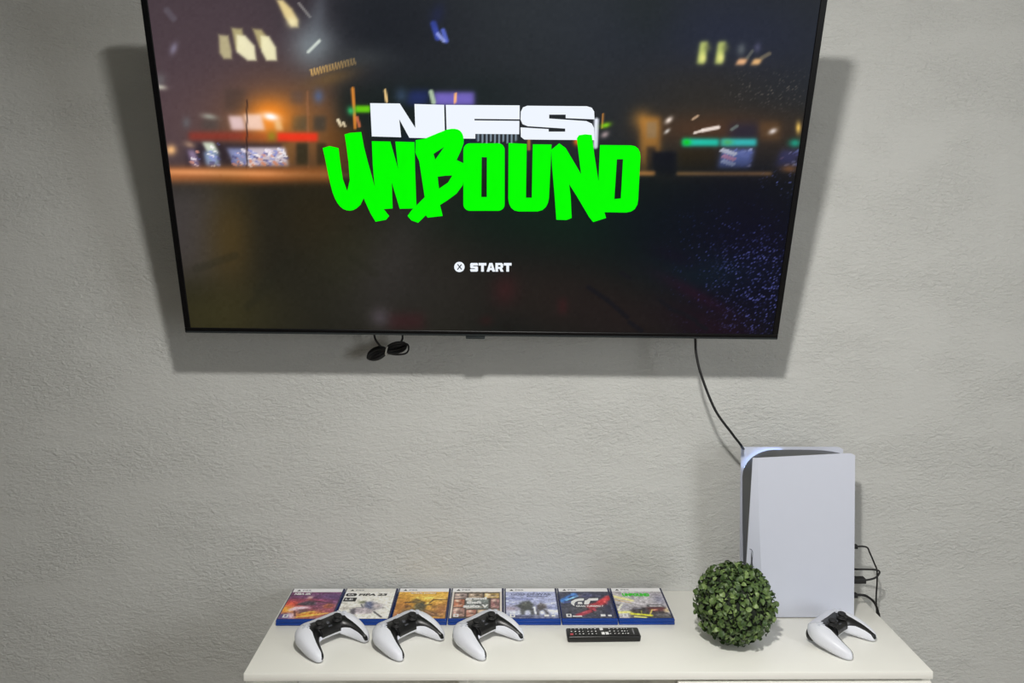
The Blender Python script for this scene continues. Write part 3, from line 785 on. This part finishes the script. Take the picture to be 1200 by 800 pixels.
for i in range(7):
    root = empty('game_case', (CL + i * CPITCH, CY0 + 0.0004 * ((i * 5) % 4), 0.0002))
    tag(root, LBL[i], 'game case', 'game cases lying in a row on the cabinet')
    if case_me is None:
        case_me = obj('case_body', case_mesh(), M_case_blue, root, angle=40).data
    else:
        link('case_body', case_me, None, root)
    box_obj('sleeve', (CW / 2, (IN_B + CDP) / 2, CT * 0.98 + 0.0002), (CW - 0.0014, CDP - IN_B - 0.0012, 0.0005), M_navy, root)
    zt = CT * 0.98 + 0.0006
    ops = [A1, A2, A3, A4, A5, A6, A7][i]
    base = BASES[i]
    hdr = (246, 246, 248) if i != 1 else (238, 236, 230)

    def colour(u, v, ops=ops, base=base, hdr=hdr, i=i):
        vv = v / HDR
        c = np.clip(paint(u, vv, base, ops + [('n', .06, 11), ('n', .028, 11)], 10 + i) * 1.45, 0, 1)
        hh = np.array(lin(hdr))
        c[v > HDR] = hh
        if i == 3:                             # pale paper margin around the collage
            mg = ((u < .03) | (u > .97)) & (v <= HDR)
            c[mg] = np.array(lin((232, 224, 214)))
        return c

    def pos(u, v):
        return np.stack([IN_L + SWd * u, IN_B + SHt * v, np.full_like(u, zt)], -1)

    print_grid('cover_sheet', 70, 88, pos, colour, M_print, root)
    P = lambda a, b, d=0.0003: Vector((IN_L + SWd * a, IN_B + SHt * b, zt + d))
    bm = bmesh.new()
    flat_polys(bm, [[[(.075, .912), (.155, .912), (.118, .966)]]], lambda a, b, d: P(a, b, .0003), 0)
    obj('header_mark', bm, M_ink_black, root)
    bm = bmesh.new()
    put_text(bm, 'PS5', .19, .918, .36, .958, P, 0.03)
    obj('header_lettering', bm, M_ink_grey, root)['kind'] = 'stuff'
    bm = bmesh.new()
    if i == 0:
        put_text(bm, 'NBA 2K', .06, .78, .40, .85, P, 0.06, 0.03)
        m = M_ink_white
    elif i == 1:
        flat_polys(bm, [[rrect(.02, .73, .24, .83, .045)]], lambda a, b, d: P(a, b, .0003), 0)
        flat_polys(bm, [[[(-.0, .55), (.26, .55), (.27, .68), (.02, .68)]]], lambda a, b, d: P(max(a, .01), b, .0003), 0)
        put_text(bm, 'FIFA 23', .28, .74, .84, .82, P, 0.045, 0.03)
        m = M_ink_black
    elif i == 2:
        put_text(bm, 'MORTAL KOMBAT', .24, .81, .76, .85, P, 0.03)
        m = M_ink_white
    elif i == 3:
        put_text(bm, 'grand', .27, .57, .70, .69, P, 0.07)
        put_text(bm, 'theft', .30, .46, .60, .56, P, 0.07)
        put_text(bm, 'auto V', .24, .33, .74, .44, P, 0.07)
        m = M_ink_white
    elif i == 4:
        put_text(bm, 'GOD OF WAR', .10, .75, .92, .83, P, 0.02)
        put_text(bm, 'RAGNAROK', .42, .69, .86, .735, P, 0.02)
        m = M_ink_slate
    elif i == 5:
        flat_polys(bm, [[[(.48, .64), (.40, .64), (.30, .61), (.215, .54), (.20, .47), (.24, .40), (.265, .39), (.265, .45), (.29, .51), (.34, .55), (.47, .565)]],
                        [[(.33, .45), (.43, .45), (.42, .52), (.35, .52)]],
                        [[(.455, .44), (.55, .44), (.60, .56), (.75, .57), (.77, .65), (.58, .64), (.53, .58), (.49, .57)]]], lambda a, b, d: P(a, b, .0003), 0)
        put_text(bm, 'GRAN TURISMO 7', .29, .355, .83, .41, P, 0.035)
        m = M_ink_white
    else:
        put_text(bm, 'UNBOUND', .19, .70, .74, .82, P, 0.09)
        m = M_ink_green
    obj('title_lettering', bm, m, root)['kind'] = 'stuff'
    if i == 1:
        bm = bmesh.new()
        put_text(bm, 'EA', .07, .755, .19, .805, lambda a, b: P(a, b, .0005), 0.02)
        put_text(bm, 'LE', .05, .59, .2, .65, lambda a, b: P(a, b, .0005), 0.02)
        obj('badge_lettering', bm, M_ink_white, root)['kind'] = 'stuff'
    if i == 6:
        bm = bmesh.new()
        put_text(bm, 'NFS', .30, .825, .46, .862, P, 0.06)
        obj('white_lettering', bm, M_ink_white, root)['kind'] = 'stuff'
    # rating box and studio marks at the foot of the cover
    bm = bmesh.new()
    flat_polys(bm, [[rrect(.07, .035, .17, .135, .008), [(.10, .06), (.145, .06), (.145, .115), (.10, .115)]]], lambda a, b, d: P(a, b, .0003), 0)
    if i in (4, 5):
        flat_polys(bm, [[rrect(.73, .05, .82, .115, .01)], [rrect(.87, .05, .94, .105, .01)]], lambda a, b, d: P(a, b, .0003), 0)
    if i == 5:
        flat_polys(bm, [[rrect(.19, .04, .37, .075, .008)]], lambda a, b, d: P(a, b, .0003), 0)
    obj('rating_box', bm, M_ink_white, root)['kind'] = 'stuff'
    cases.append(root)


# ------------------------------------------------------------------ game controllers
KEY = [  # centre x, y, z, outward normal angle (deg from +y), radius outward, radius up
    (0.000, 0.012, 0.0335, 0, 0.033, 0.0185),
    (0.020, 0.012, 0.0335, 4, 0.033, 0.0190),
    (0.038, 0.010, 0.0335, 22, 0.034, 0.0200),
    (0.050, 0.000, 0.0310, 58, 0.030, 0.0210),
    (0.056, -0.016, 0.0270, 82, 0.0245, 0.0205),
    (0.0605, -0.034, 0.0220, 92, 0.0195, 0.0185),
    (0.0625, -0.050, 0.0175, 96, 0.0155, 0.0155),
    (0.0625, -0.063, 0.0140, 100, 0.0115, 0.0120),
    (0.0615, -0.070, 0.0125, 102, 0.0070, 0.0080),
    (0.0612, -0.0725, 0.0120, 102, 0.0025, 0.0030),
]


def key_at(t):                              # t in 0..1 along one half
    f = t * (len(KEY) - 1)
    i = min(int(f), len(KEY) - 2)
    g = f - i
    A = [np.array(KEY[max(0, min(len(KEY) - 1, j))], float) for j in (i - 1, i, i + 1, i + 2)]
    if i == 0:
        A[0] = A[2] * np.array([-1, 1, 1, -1, 1, 1])
    a, b, c, d = A
    return 0.5 * (2 * b + (c - a) * g + (2 * a - 5 * b + 4 * c - d) * g * g + (3 * b - a - 3 * c + d) * g ** 3)


def pad_point(s, th):
    """surface of the pad: s -1..1 from left tip to right tip, th in degrees (0 outward, 90 up, 180 inward)"""
    x, y, z, an, a, b = key_at(abs(s))
    sg = 1 if s >= 0 else -1
    al = radians(an)
    N = Vector((sg * sin(al), cos(al), 0))
    ct, st = cos(radians(th)), sin(radians(th))
    e = 0.85
    cc = math.copysign(abs(ct) ** e, ct)
    ss = math.copysign(abs(st) ** e, st)
    return Vector((sg * x, y, z)) + N * (a * cc) + Vector((0, 0, b * ss))


NS, NT, J1, J2 = 84, 72, 20, 36
BAND = [(0, 84, 194), (.20, 84, 194), (.30, 90, 190), (.42, 102, 172), (.55, 104, 150), (.70, 102, 144), (.82, 100, 146), (.90, 84, 175), (1.0, 45, 245)]


def th_at(s, j):
    """ring angle of grid line j: the seams of the black band are grid lines J1 and J2"""
    a = abs(s)
    t1 = float(np.interp(a, [b[0] for b in BAND], [b[1] for b in BAND]))
    t2 = float(np.interp(a, [b[0] for b in BAND], [b[2] for b in BAND]))
    if j <= J1:
        return t1 * j / J1
    if j <= J2:
        return t1 + (t2 - t1) * (j - J1) / (J2 - J1)
    return t2 + (360 - t2) * (j - J2) / (NT - J2)


def pad_part(test, offset=0.0):
    bm = bmesh.new()
    cache = {}

    def vert(i, j):
        j %= NT
        if (i, j) not in cache:
            s = -1 + 2 * i / NS
            p = pad_point(s, th_at(s, j))
            if offset:
                c = key_at(abs(s))
                ctr = Vector((math.copysign(c[0], s), c[1], c[2]))
                p = p + (p - ctr).normalized() * offset
            cache[(i, j)] = bm.verts.new(p)
        return cache[(i, j)]
    for i in range(NS):
        for j in range(NT):
            if test(-1 + 2 * (i + .5) / NS, j):
                bm.faces.new((vert(i, j), vert(i + 1, j), vert(i + 1, j + 1), vert(i, j + 1)))
    return bm


def black_zone(s, j):
    return J1 <= j < J2


def touch_zone(s, j):
    return abs(s) < 0.235 and 9 <= j < J1


def make_pad():
    r = empty('game_controller')
    obj('shell', pad_part(lambda s, t: not black_zone(s, t) and not touch_zone(s, t)), M_white, r, smooth=True)
    o = obj('center_panel', pad_part(black_zone), M_black, r, smooth=True)
    o['label'] = 'black panel along the inner edge'
    obj('touchpad', pad_part(touch_zone, 0.0004), M_touch, r, smooth=True)
    for sx in (-1, 1):
        bm = bmesh.new()
        lathe(bm, [(0.0115, 0.0), (0.0120, 0.002), (0.0085, 0.0032), (0.0062, 0.004), (0.0062, 0.0075), (0.0092, 0.0085), (0.0098, 0.0105), (0.0090, 0.0122), (0.0060, 0.0118)], seg=20)
        st = obj('thumbstick', bm, M_rubber, r, smooth=True)
        p = pad_point(sx * 0.19, 118)
        st.location = (sx * 0.0245, p.y, p.z - 0.0015)
        st.rotation_euler = (radians(6), 0, 0)
    # four arrow keys and four round buttons
    p = pad_point(-0.29, 84)
    n = Matrix.Rotation(radians(-4), 4, 'Y') @ Matrix.Rotation(radians(-2), 4, 'X')
    for k in range(4):
        bm = bmesh.new()
        a = k * pi / 2
        v0 = [bm.verts.new((q[0] * cos(a) - q[1] * sin(a), q[0] * sin(a) + q[1] * cos(a), q[2])) for q in
              [(-.0028, .0042, 0), (0, .0018, 0), (.0028, .0042, 0), (.0028, .0098, 0), (-.0028, .0098, 0),
               (-.0026, .0044, .0016), (0, .0022, .0016), (.0026, .0044, .0016), (.0024, .0092, .0012), (-.0024, .0092, .0012)]]
        bm.faces.new(v0[5:])
        bm.faces.new(v0[:5][::-1])
        for q in range(5):
            bm.faces.new((v0[q], v0[(q + 1) % 5], v0[5 + (q + 1) % 5], v0[5 + q]))
        d = obj('arrow_key', bm, M_keygrey, r)
        d.location = (-0.0475, 0.011, pad_point(-0.30, 86).z - 0.0004)
        d.rotation_euler = (0, radians(-5), 0)
    for dx, dy in ((0, .0095), (0, -.0095), (.0095, 0), (-.0095, 0)):
        bm = bmesh.new()
        lathe(bm, [(0.0048, -0.001), (0.0048, 0.0012), (0.0042, 0.0019), (0.002, 0.0022)], seg=16)
        d = obj('face_button', bm, M_keygrey, r, smooth=True)
        d.location = (0.0475 + dx, 0.011 + dy, pad_point(0.30, 86).z - 0.0004 - dx * 0.09)
        d.rotation_euler = (0, radians(5), 0)
    for dx, sz in ((0, (.010, .004, .0012)),):
        p = pad_point(0, 140)
        d = box_obj('mute_button', (0, 0, 0), sz, M_darkkey, r, 0.0005)
        d.location = (dx, p.y, p.z)
        d.rotation_euler = (radians(30), 0, 0)
    p = pad_point(0, 116)
    bm = bmesh.new()
    lathe(bm, [(0.0045, -0.001), (0.0045, 0.001), (0.002, 0.0016)], seg=14)
    d = obj('home_button', bm, M_darkkey, r, smooth=True)
    d.location = p
    d.rotation_euler = (radians(15), 0, 0)
    for sx in (-1, 1):                        # trigger and shoulder key at the far edge
        bm = bmesh.new()
        bmesh.ops.create_uvsphere(bm, u_segments=16, v_segments=10, radius=1.0, matrix=Matrix.Translation((sx * 0.046, 0.033, 0.021)) @ Matrix.Rotation(radians(-sx * 18), 4, 'Z') @ Matrix.Diagonal((0.015, 0.013, 0.016, 1)))
        obj('trigger', bm, M_black, r, smooth=True)
        bm = bmesh.new()
        bmesh.ops.create_uvsphere(bm, u_segments=16, v_segments=8, radius=1.0, matrix=Matrix.Translation((sx * 0.0475, 0.0365, 0.039)) @ Matrix.Rotation(radians(-sx * 26), 4, 'Z') @ Matrix.Diagonal((0.014, 0.005, 0.0045, 1)))
        obj('shoulder_button', bm, M_darkkey, r, smooth=True)
    return r


def dup(root):
    r = root.copy()
    COL.objects.link(r)
    for ch in list(root.children):
        c = ch.copy()
        COL.objects.link(c)
        c.parent = r
        for g in list(ch.children):
            d = g.copy()
            COL.objects.link(d)
            d.parent = c
    return r


pad0 = make_pad()
PADS = [(-0.3835, -0.2720, 46, 'white and black game controller in front of the purple and orange game case, leftmost'),
        (-0.2155, -0.2675, 48, 'white and black game controller in front of the gold game case, second from the left'),
        (-0.0375, -0.2655, 46.5, 'white and black game controller in front of the collage and lavender game cases'),
        (0.7560, -0.2675, 43.5, 'white and black game controller lying alone in front of the white console')]
for k, (x, y, a, lb) in enumerate(PADS):
    r = pad0 if k == 0 else dup(pad0)
    r.location = (x, y, 0.0)
    r.scale = (0.955,) * 3
    r.rotation_euler = (0, 0, radians(a))
    tag(r, lb, 'controller', 'game controllers on the cabinet')

# ------------------------------------------------------------------ remote control
RW, RD, RH = 0.166, 0.0425, 0.0155
rm = tag(empty('remote_control', (0.2365, -0.2525, 0.0), (0, 0, radians(1.0))), 'slim black remote control with rows of keys, lying in front of the dark game case', 'remote')
bm = bmesh.new()
box(bm, (0, 0, RH / 2), (RW, RD, RH), 0.004, 3)
for v in bm.verts:
    if v.co.z < RH * 0.4:
        v.co.y *= 0.92
        v.co.x *= 0.99
obj('body', bm, M_black, rm, angle=50)
rnd = random.Random(9)
cols = [-0.072, -0.063, -0.054, -0.046, -0.034, -0.026, -0.017, 0.015, 0.025, 0.034, 0.043, 0.049, 0.055]
bm = bmesh.new()
bml = bmesh.new()
for c in cols:
    for rr in (-1, 0, 1):
        if c == -0.072 and rr == -1:
            continue
        box(bm, (c, rr * 0.0115, RH + 0.0003), (0.0062, 0.0075, 0.0014), 0.0004, 1)
        s = 0.0014 + 0.0008 * rnd.random()
        box(bml, (c, rr * 0.0115, RH + 0.0011), (0.0032 if rnd.random() < .5 else 0.0018, s * 1.6, 0.0004))
obj('key_rows', bm, M_rubber, rm)['kind'] = 'stuff'
obj('key_marks', bml, M_ink_white, rm)['kind'] = 'stuff'
for (kx, ky) in ((-0.003, 0.0125), (-0.0012, -0.0085), (0.0078, -0.0085)):
    box_obj('white_key', (kx, ky, RH + 0.0005), (0.0074, 0.0100, 0.002), M_ink_white, rm, 0.0006)['label'] = 'white key'
box_obj('power_key', (-0.0725, -0.0115, RH + 0.0005), (0.007, 0.0065, 0.002), M_red_key, rm, 0.0008)['label'] = 'red key'
bm = bmesh.new()
put_text(bm, 'SAMSUNG', -0.013, 0, 0.013, 0.0034, lambda a, b: Vector((0.0700 - b, a, RH + 0.0003)), 0.05)
obj('brand_lettering', bm, M_ink_grey, rm)['kind'] = 'stuff'

# ------------------------------------------------------------------ boxwood ball
BC, BR = Vector((0.528, -0.276, 0.0915)), 0.088
ball = tag(empty('boxwood_ball', (BC.x, BC.y, 0)), 'round artificial boxwood ball of small green leaves beside the white console', 'plant')
bm = bmesh.new()
bmesh.ops.create_icosphere(bm, subdivisions=4, radius=BR - 0.014, matrix=Matrix.Translation((0, 0, BC.z)))
rnd = random.Random(2)
for v in bm.verts:
    v.co += (v.co - Vector((0, 0, BC.z))).normalized() * rnd.uniform(-.003, .003)
obj('core', bm, M_leafcore, ball, smooth=True)


def leaf_verts(L=0.0135, W=0.0105):
    prof = [(0.0, 0.10), (0.22, 0.72), (0.5, 1.0), (0.78, 0.80), (1.0, 0.12)]
    vs, fs = [], []
    for t, wd in prof:
        for s in (-1, 0, 1):
            vs.append((s * wd * W / 2, t * L, 0.0016 * abs(s) * wd + 0.0022 * math.sin(pi * t) - 0.003 * t * t))
    for i in range(4):
        for j in range(2):
            a = i * 3 + j
            fs.append((a, a + 1, a + 4, a + 3))
    return vs, fs


lv, lf = leaf_verts()
leaf_me = []
for m in M_leafs:
    me = bpy.data.meshes.new('leaf')
    me.from_pydata(lv, [], lf)
    me.materials.append(m)
    me.shade_smooth()
    leaf_me.append(me)
camdir = (Vector((0, -2.138, 0.929)) - BC).normalized()
N_LEAF = 1500
spots = []
for k in range(N_LEAF):
    z = 1 - 2 * (k + .5) / N_LEAF
    a = k * 2.399963 + rnd.uniform(-.05, .05)
    d = Vector((math.sqrt(1 - z * z) * cos(a), math.sqrt(1 - z * z) * sin(a), z))
    rad = BR - rnd.uniform(0.0, 0.020)
    # leaves grow outward from short sprigs and spread at random angles
    t = d.orthogonal().normalized()
    t = Matrix.Rotation(rnd.uniform(0, 2 * pi), 3, d) @ t
    out = rnd.uniform(0.15, 1.0)
    ydir = (t * (1 - out * 0.6) + d * out).normalized()
    xdir = ydir.cross(d + Vector((rnd.uniform(-.6, .6), rnd.uniform(-.6, .6), rnd.uniform(-.6, .6)))).normalized()
    zdir = xdir.cross(ydir)
    s = rnd.uniform(0.7, 1.2)
    R = Matrix((xdir * s, ydir * s, zdir * s)).transposed().to_4x4()
    R.translation = Vector((0, 0, BC.z)) + d * rad - ydir * 0.005
    lowest = min((R @ Vector(q)).z for q in lv)
    if lowest < 0.0004:
        R.translation.z += 0.0004 - lowest
    mi = 0 if rnd.random() < .5 else (1 if rnd.random() < .62 else 2)
    spots.append((rad * (d.dot(camdir)), R, mi))
spots.sort(key=lambda q: -q[0])
for _, R, mi in spots[:300]:
    o = bpy.data.objects.new('leaf', leaf_me[mi])
    COL.objects.link(o)
    o.parent = ball
    o.matrix_local = R
vs, fs, mids = [], [], []
for _, R, mi in spots[300:]:
    b0 = len(vs)
    vs += [tuple(R @ Vector(q)) for q in lv]
    fs += [tuple(b0 + i for i in f) for f in lf]
    mids += [mi] * len(lf)
me = bpy.data.meshes.new('foliage')
me.from_pydata(vs, [], fs)
for m in M_leafs:
    me.materials.append(m)
me.polygons.foreach_set('material_index', mids)
me.shade_smooth()
fo = link('foliage', me, None, ball)
fo['kind'] = 'stuff'

# ------------------------------------------------------------------ console
PX, PY = 0.593, -0.109
con = tag(empty('game_console', (PX, PY, 0)), 'tall white console with two flared side plates and a dark core, standing near the wall', 'console')
PLEN = 0.256


def plate_edges(v):
    """front and rear x of the plate at height fraction v"""
    front = 0.0065 * v ** 1.5
    rear = PLEN - 0.0005
    return front, rear


NFRONT = 7                                      # grid columns in front of the crease


def plate_pt(side, i, v, nx=36):
    uc = 0.045 + 0.11 * (1 - v) ** 1.1           # the crease running down the front of the plate
    u = uc * i / NFRONT if i <= NFRONT else uc + (1 - uc) * (i - NFRONT) / (nx - NFRONT)
    x0, x1 = plate_edges(v)
    x = x0 + (x1 - x0) * u
    zb = 0.0025
    zt = 0.3865 + (0.0085 * u if side < 0 else 0.0045 * u)
    if u > 0.94:                                  # rounded rear top corner
        zt -= 0.006 * ((u - 0.94) / 0.06) ** 2
    z = zb + (zt - zb) * v
    wdt = 0.0465 - 0.010 * u * v + 0.006 * v * v * (1 - u)
    if u < uc:
        wdt -= (uc - u) * (0.16 * (1 - v) + 0.05)
    return x, side * wdt, z


def plate(side):
    nx, nz = 36, 40
    bm = bmesh.new()
    grid = {}
    for layer in (0, 1):
        for i in range(nx + 1):
            for j in range(nz + 1):
                x, y, z = plate_pt(side, i, j / nz)
                grid[layer, i, j] = bm.verts.new((x, y - side * layer * 0.0028, z))
    for layer in (0, 1):
        for i in range(nx):
            for j in range(nz):
                bm.faces.new((grid[layer, i, j], grid[layer, i + 1, j], grid[layer, i + 1, j + 1], grid[layer, i, j + 1]))
    for i in range(nx):
        for j in (0, nz):
            bm.faces.new((grid[0, i, j], grid[0, i + 1, j], grid[1, i + 1, j], grid[1, i, j]))
    for j in range(nz):
        for i in (0, nx):
            bm.faces.new((grid[0, i, j], grid[0, i, j + 1], grid[1, i, j + 1], grid[1, i, j]))
    return bm


pl = obj('near_plate', plate(-1), M_console, con, angle=9)
obj('far_plate', plate(1), M_console, con, angle=9)
# eject-slot seam on the near plate
bm = bmesh.new()


def on_plate(i, z):
    x, y, zz = plate_pt(-1, i, (z - 0.005) / 0.382)
    return (x, y - 0.0002, z)


tube(bm, [on_plate(1.2, 0.163), on_plate(2.2, 0.162), on_plate(2.8, 0.157), on_plate(2.85, 0.150), on_plate(2.7, 0.11), on_plate(2.6, 0.05)], 0.0008, 6, 4)
obj('disc_slot', bm, M_seam, pl, smooth=True)
# core: rounded-corner slab between the plates
prof = []
X0, X1, Z0, Z1, Rc = 0.0075, 0.250, 0.014, 0.3835, 0.066
prof += [(X0 + 0.004, Z0), (X1, Z0), (X1, Z1 - 0.020)]
for q in range(9):
    a = q / 8
    prof.append((X1 - 0.002 - (X1 - X0 - Rc * 1.2) * a, Z1 - 0.008 * (1 - a) ** 5))
for q in range(1, 9):
    a = radians(90 + 90 * q / 8)
    prof.append((X0 + Rc * 1.2 + Rc * 1.2 * cos(a), Z1 - Rc + Rc * sin(a)))
bm = bmesh.new()
HWD = 0.0365
fr = [bm.verts.new((x, -HWD, z)) for x, z in prof]
bk = [bm.verts.new((x, HWD, z)) for x, z in prof]
bm.faces.new(fr)
bm.faces.new(bk[::-1])
for q in range(len(prof)):
    k = (q + 1) % len(prof)
    bm.faces.new((fr[q], fr[k], bk[k], bk[q]))
obj('core', bm, M_core, con, angle=30)
for side in (1,):
    bm = bmesh.new()
    pp = [(x, side * 0.0392, z - 0.004) for x, z in prof[10:18]]
    tube(bm, pp, 0.0009, 6, 3)
    obj('light_strip', bm, M_glow, con, smooth=True)['label'] = 'blue-white light strip along the core'
bm = bmesh.new()
lathe(bm, [(0.036, 0.0), (0.037, 0.003), (0.037, 0.012), (0.034, 0.016)], (0.125, 0, 0), 32)
obj('stand', bm, M_black, con, angle=40)

# leads at the back of the console
PXR = PX + X1


def lead(name, label, pts, r, plug):
    root = tag(empty(name, pts[0]), label, 'cable', 'leads plugged into the back of the console')
    o0 = Vector(pts[0])
    (lx, ly, lz) = plug
    box_obj('plug', (lx / 2, 0, 0), (lx, ly, lz), M_rubber, root, 0.0012)
    bm = bmesh.new()
    tube(bm, [(lx * 0.8, 0, 0)] + [tuple(Vector(p) - o0) for p in pts[1:]], r, 10, 8)
    obj('lead', bm, M_rubber, root, smooth=True)
    return root


lead('usb_lead', 'thin black lead from the topmost plug behind the console, looping down to the cabinet edge',
     [(PXR, -0.100, 0.152), (0.900, -0.099, 0.150), (0.9130, -0.09, 0.132), (0.9300, -0.08, 0.100), (0.9405, -0.07, 0.080), (0.9460, -0.06, 0.045), (0.9490, -0.05, 0.0), (0.954, -0.045, -0.06), (0.96, -0.04, -0.3), (0.962, -0.04, -0.6), (0.99, -0.05, -0.764)], 0.0020, (0.034, 0.012, 0.009))
lead('display_lead', 'black lead with a wide square plug in the middle of the console back',
     [(PXR, -0.100, 0.069), (0.905, -0.1, 0.069), (0.925, -0.098, 0.074), (0.9345, -0.098, 0.087), (0.928, -0.092, 0.0905), (0.905, -0.08, 0.087), (0.885, -0.072, 0.084), (0.870, -0.055, 0.080), (0.862, -0.042, 0.06), (0.862, -0.036, 0.03), (0.862, -0.034, 0.004)], 0.0023, (0.054, 0.020, 0.012))
lead('power_lead', 'thick black lead from the lowest plug of the console, arching over the cabinet edge',
     [(PXR, -0.100, 0.031), (0.895, -0.099, 0.0305), (0.914, -0.092, 0.0200), (0.9300, -0.085, 0.004), (0.9405, -0.08, -0.020), (0.947, -0.075, -0.06), (0.955, -0.07, -0.3), (0.957, -0.07, -0.6), (0.985, -0.09, -0.763)], 0.0030, (0.036, 0.014, 0.010))
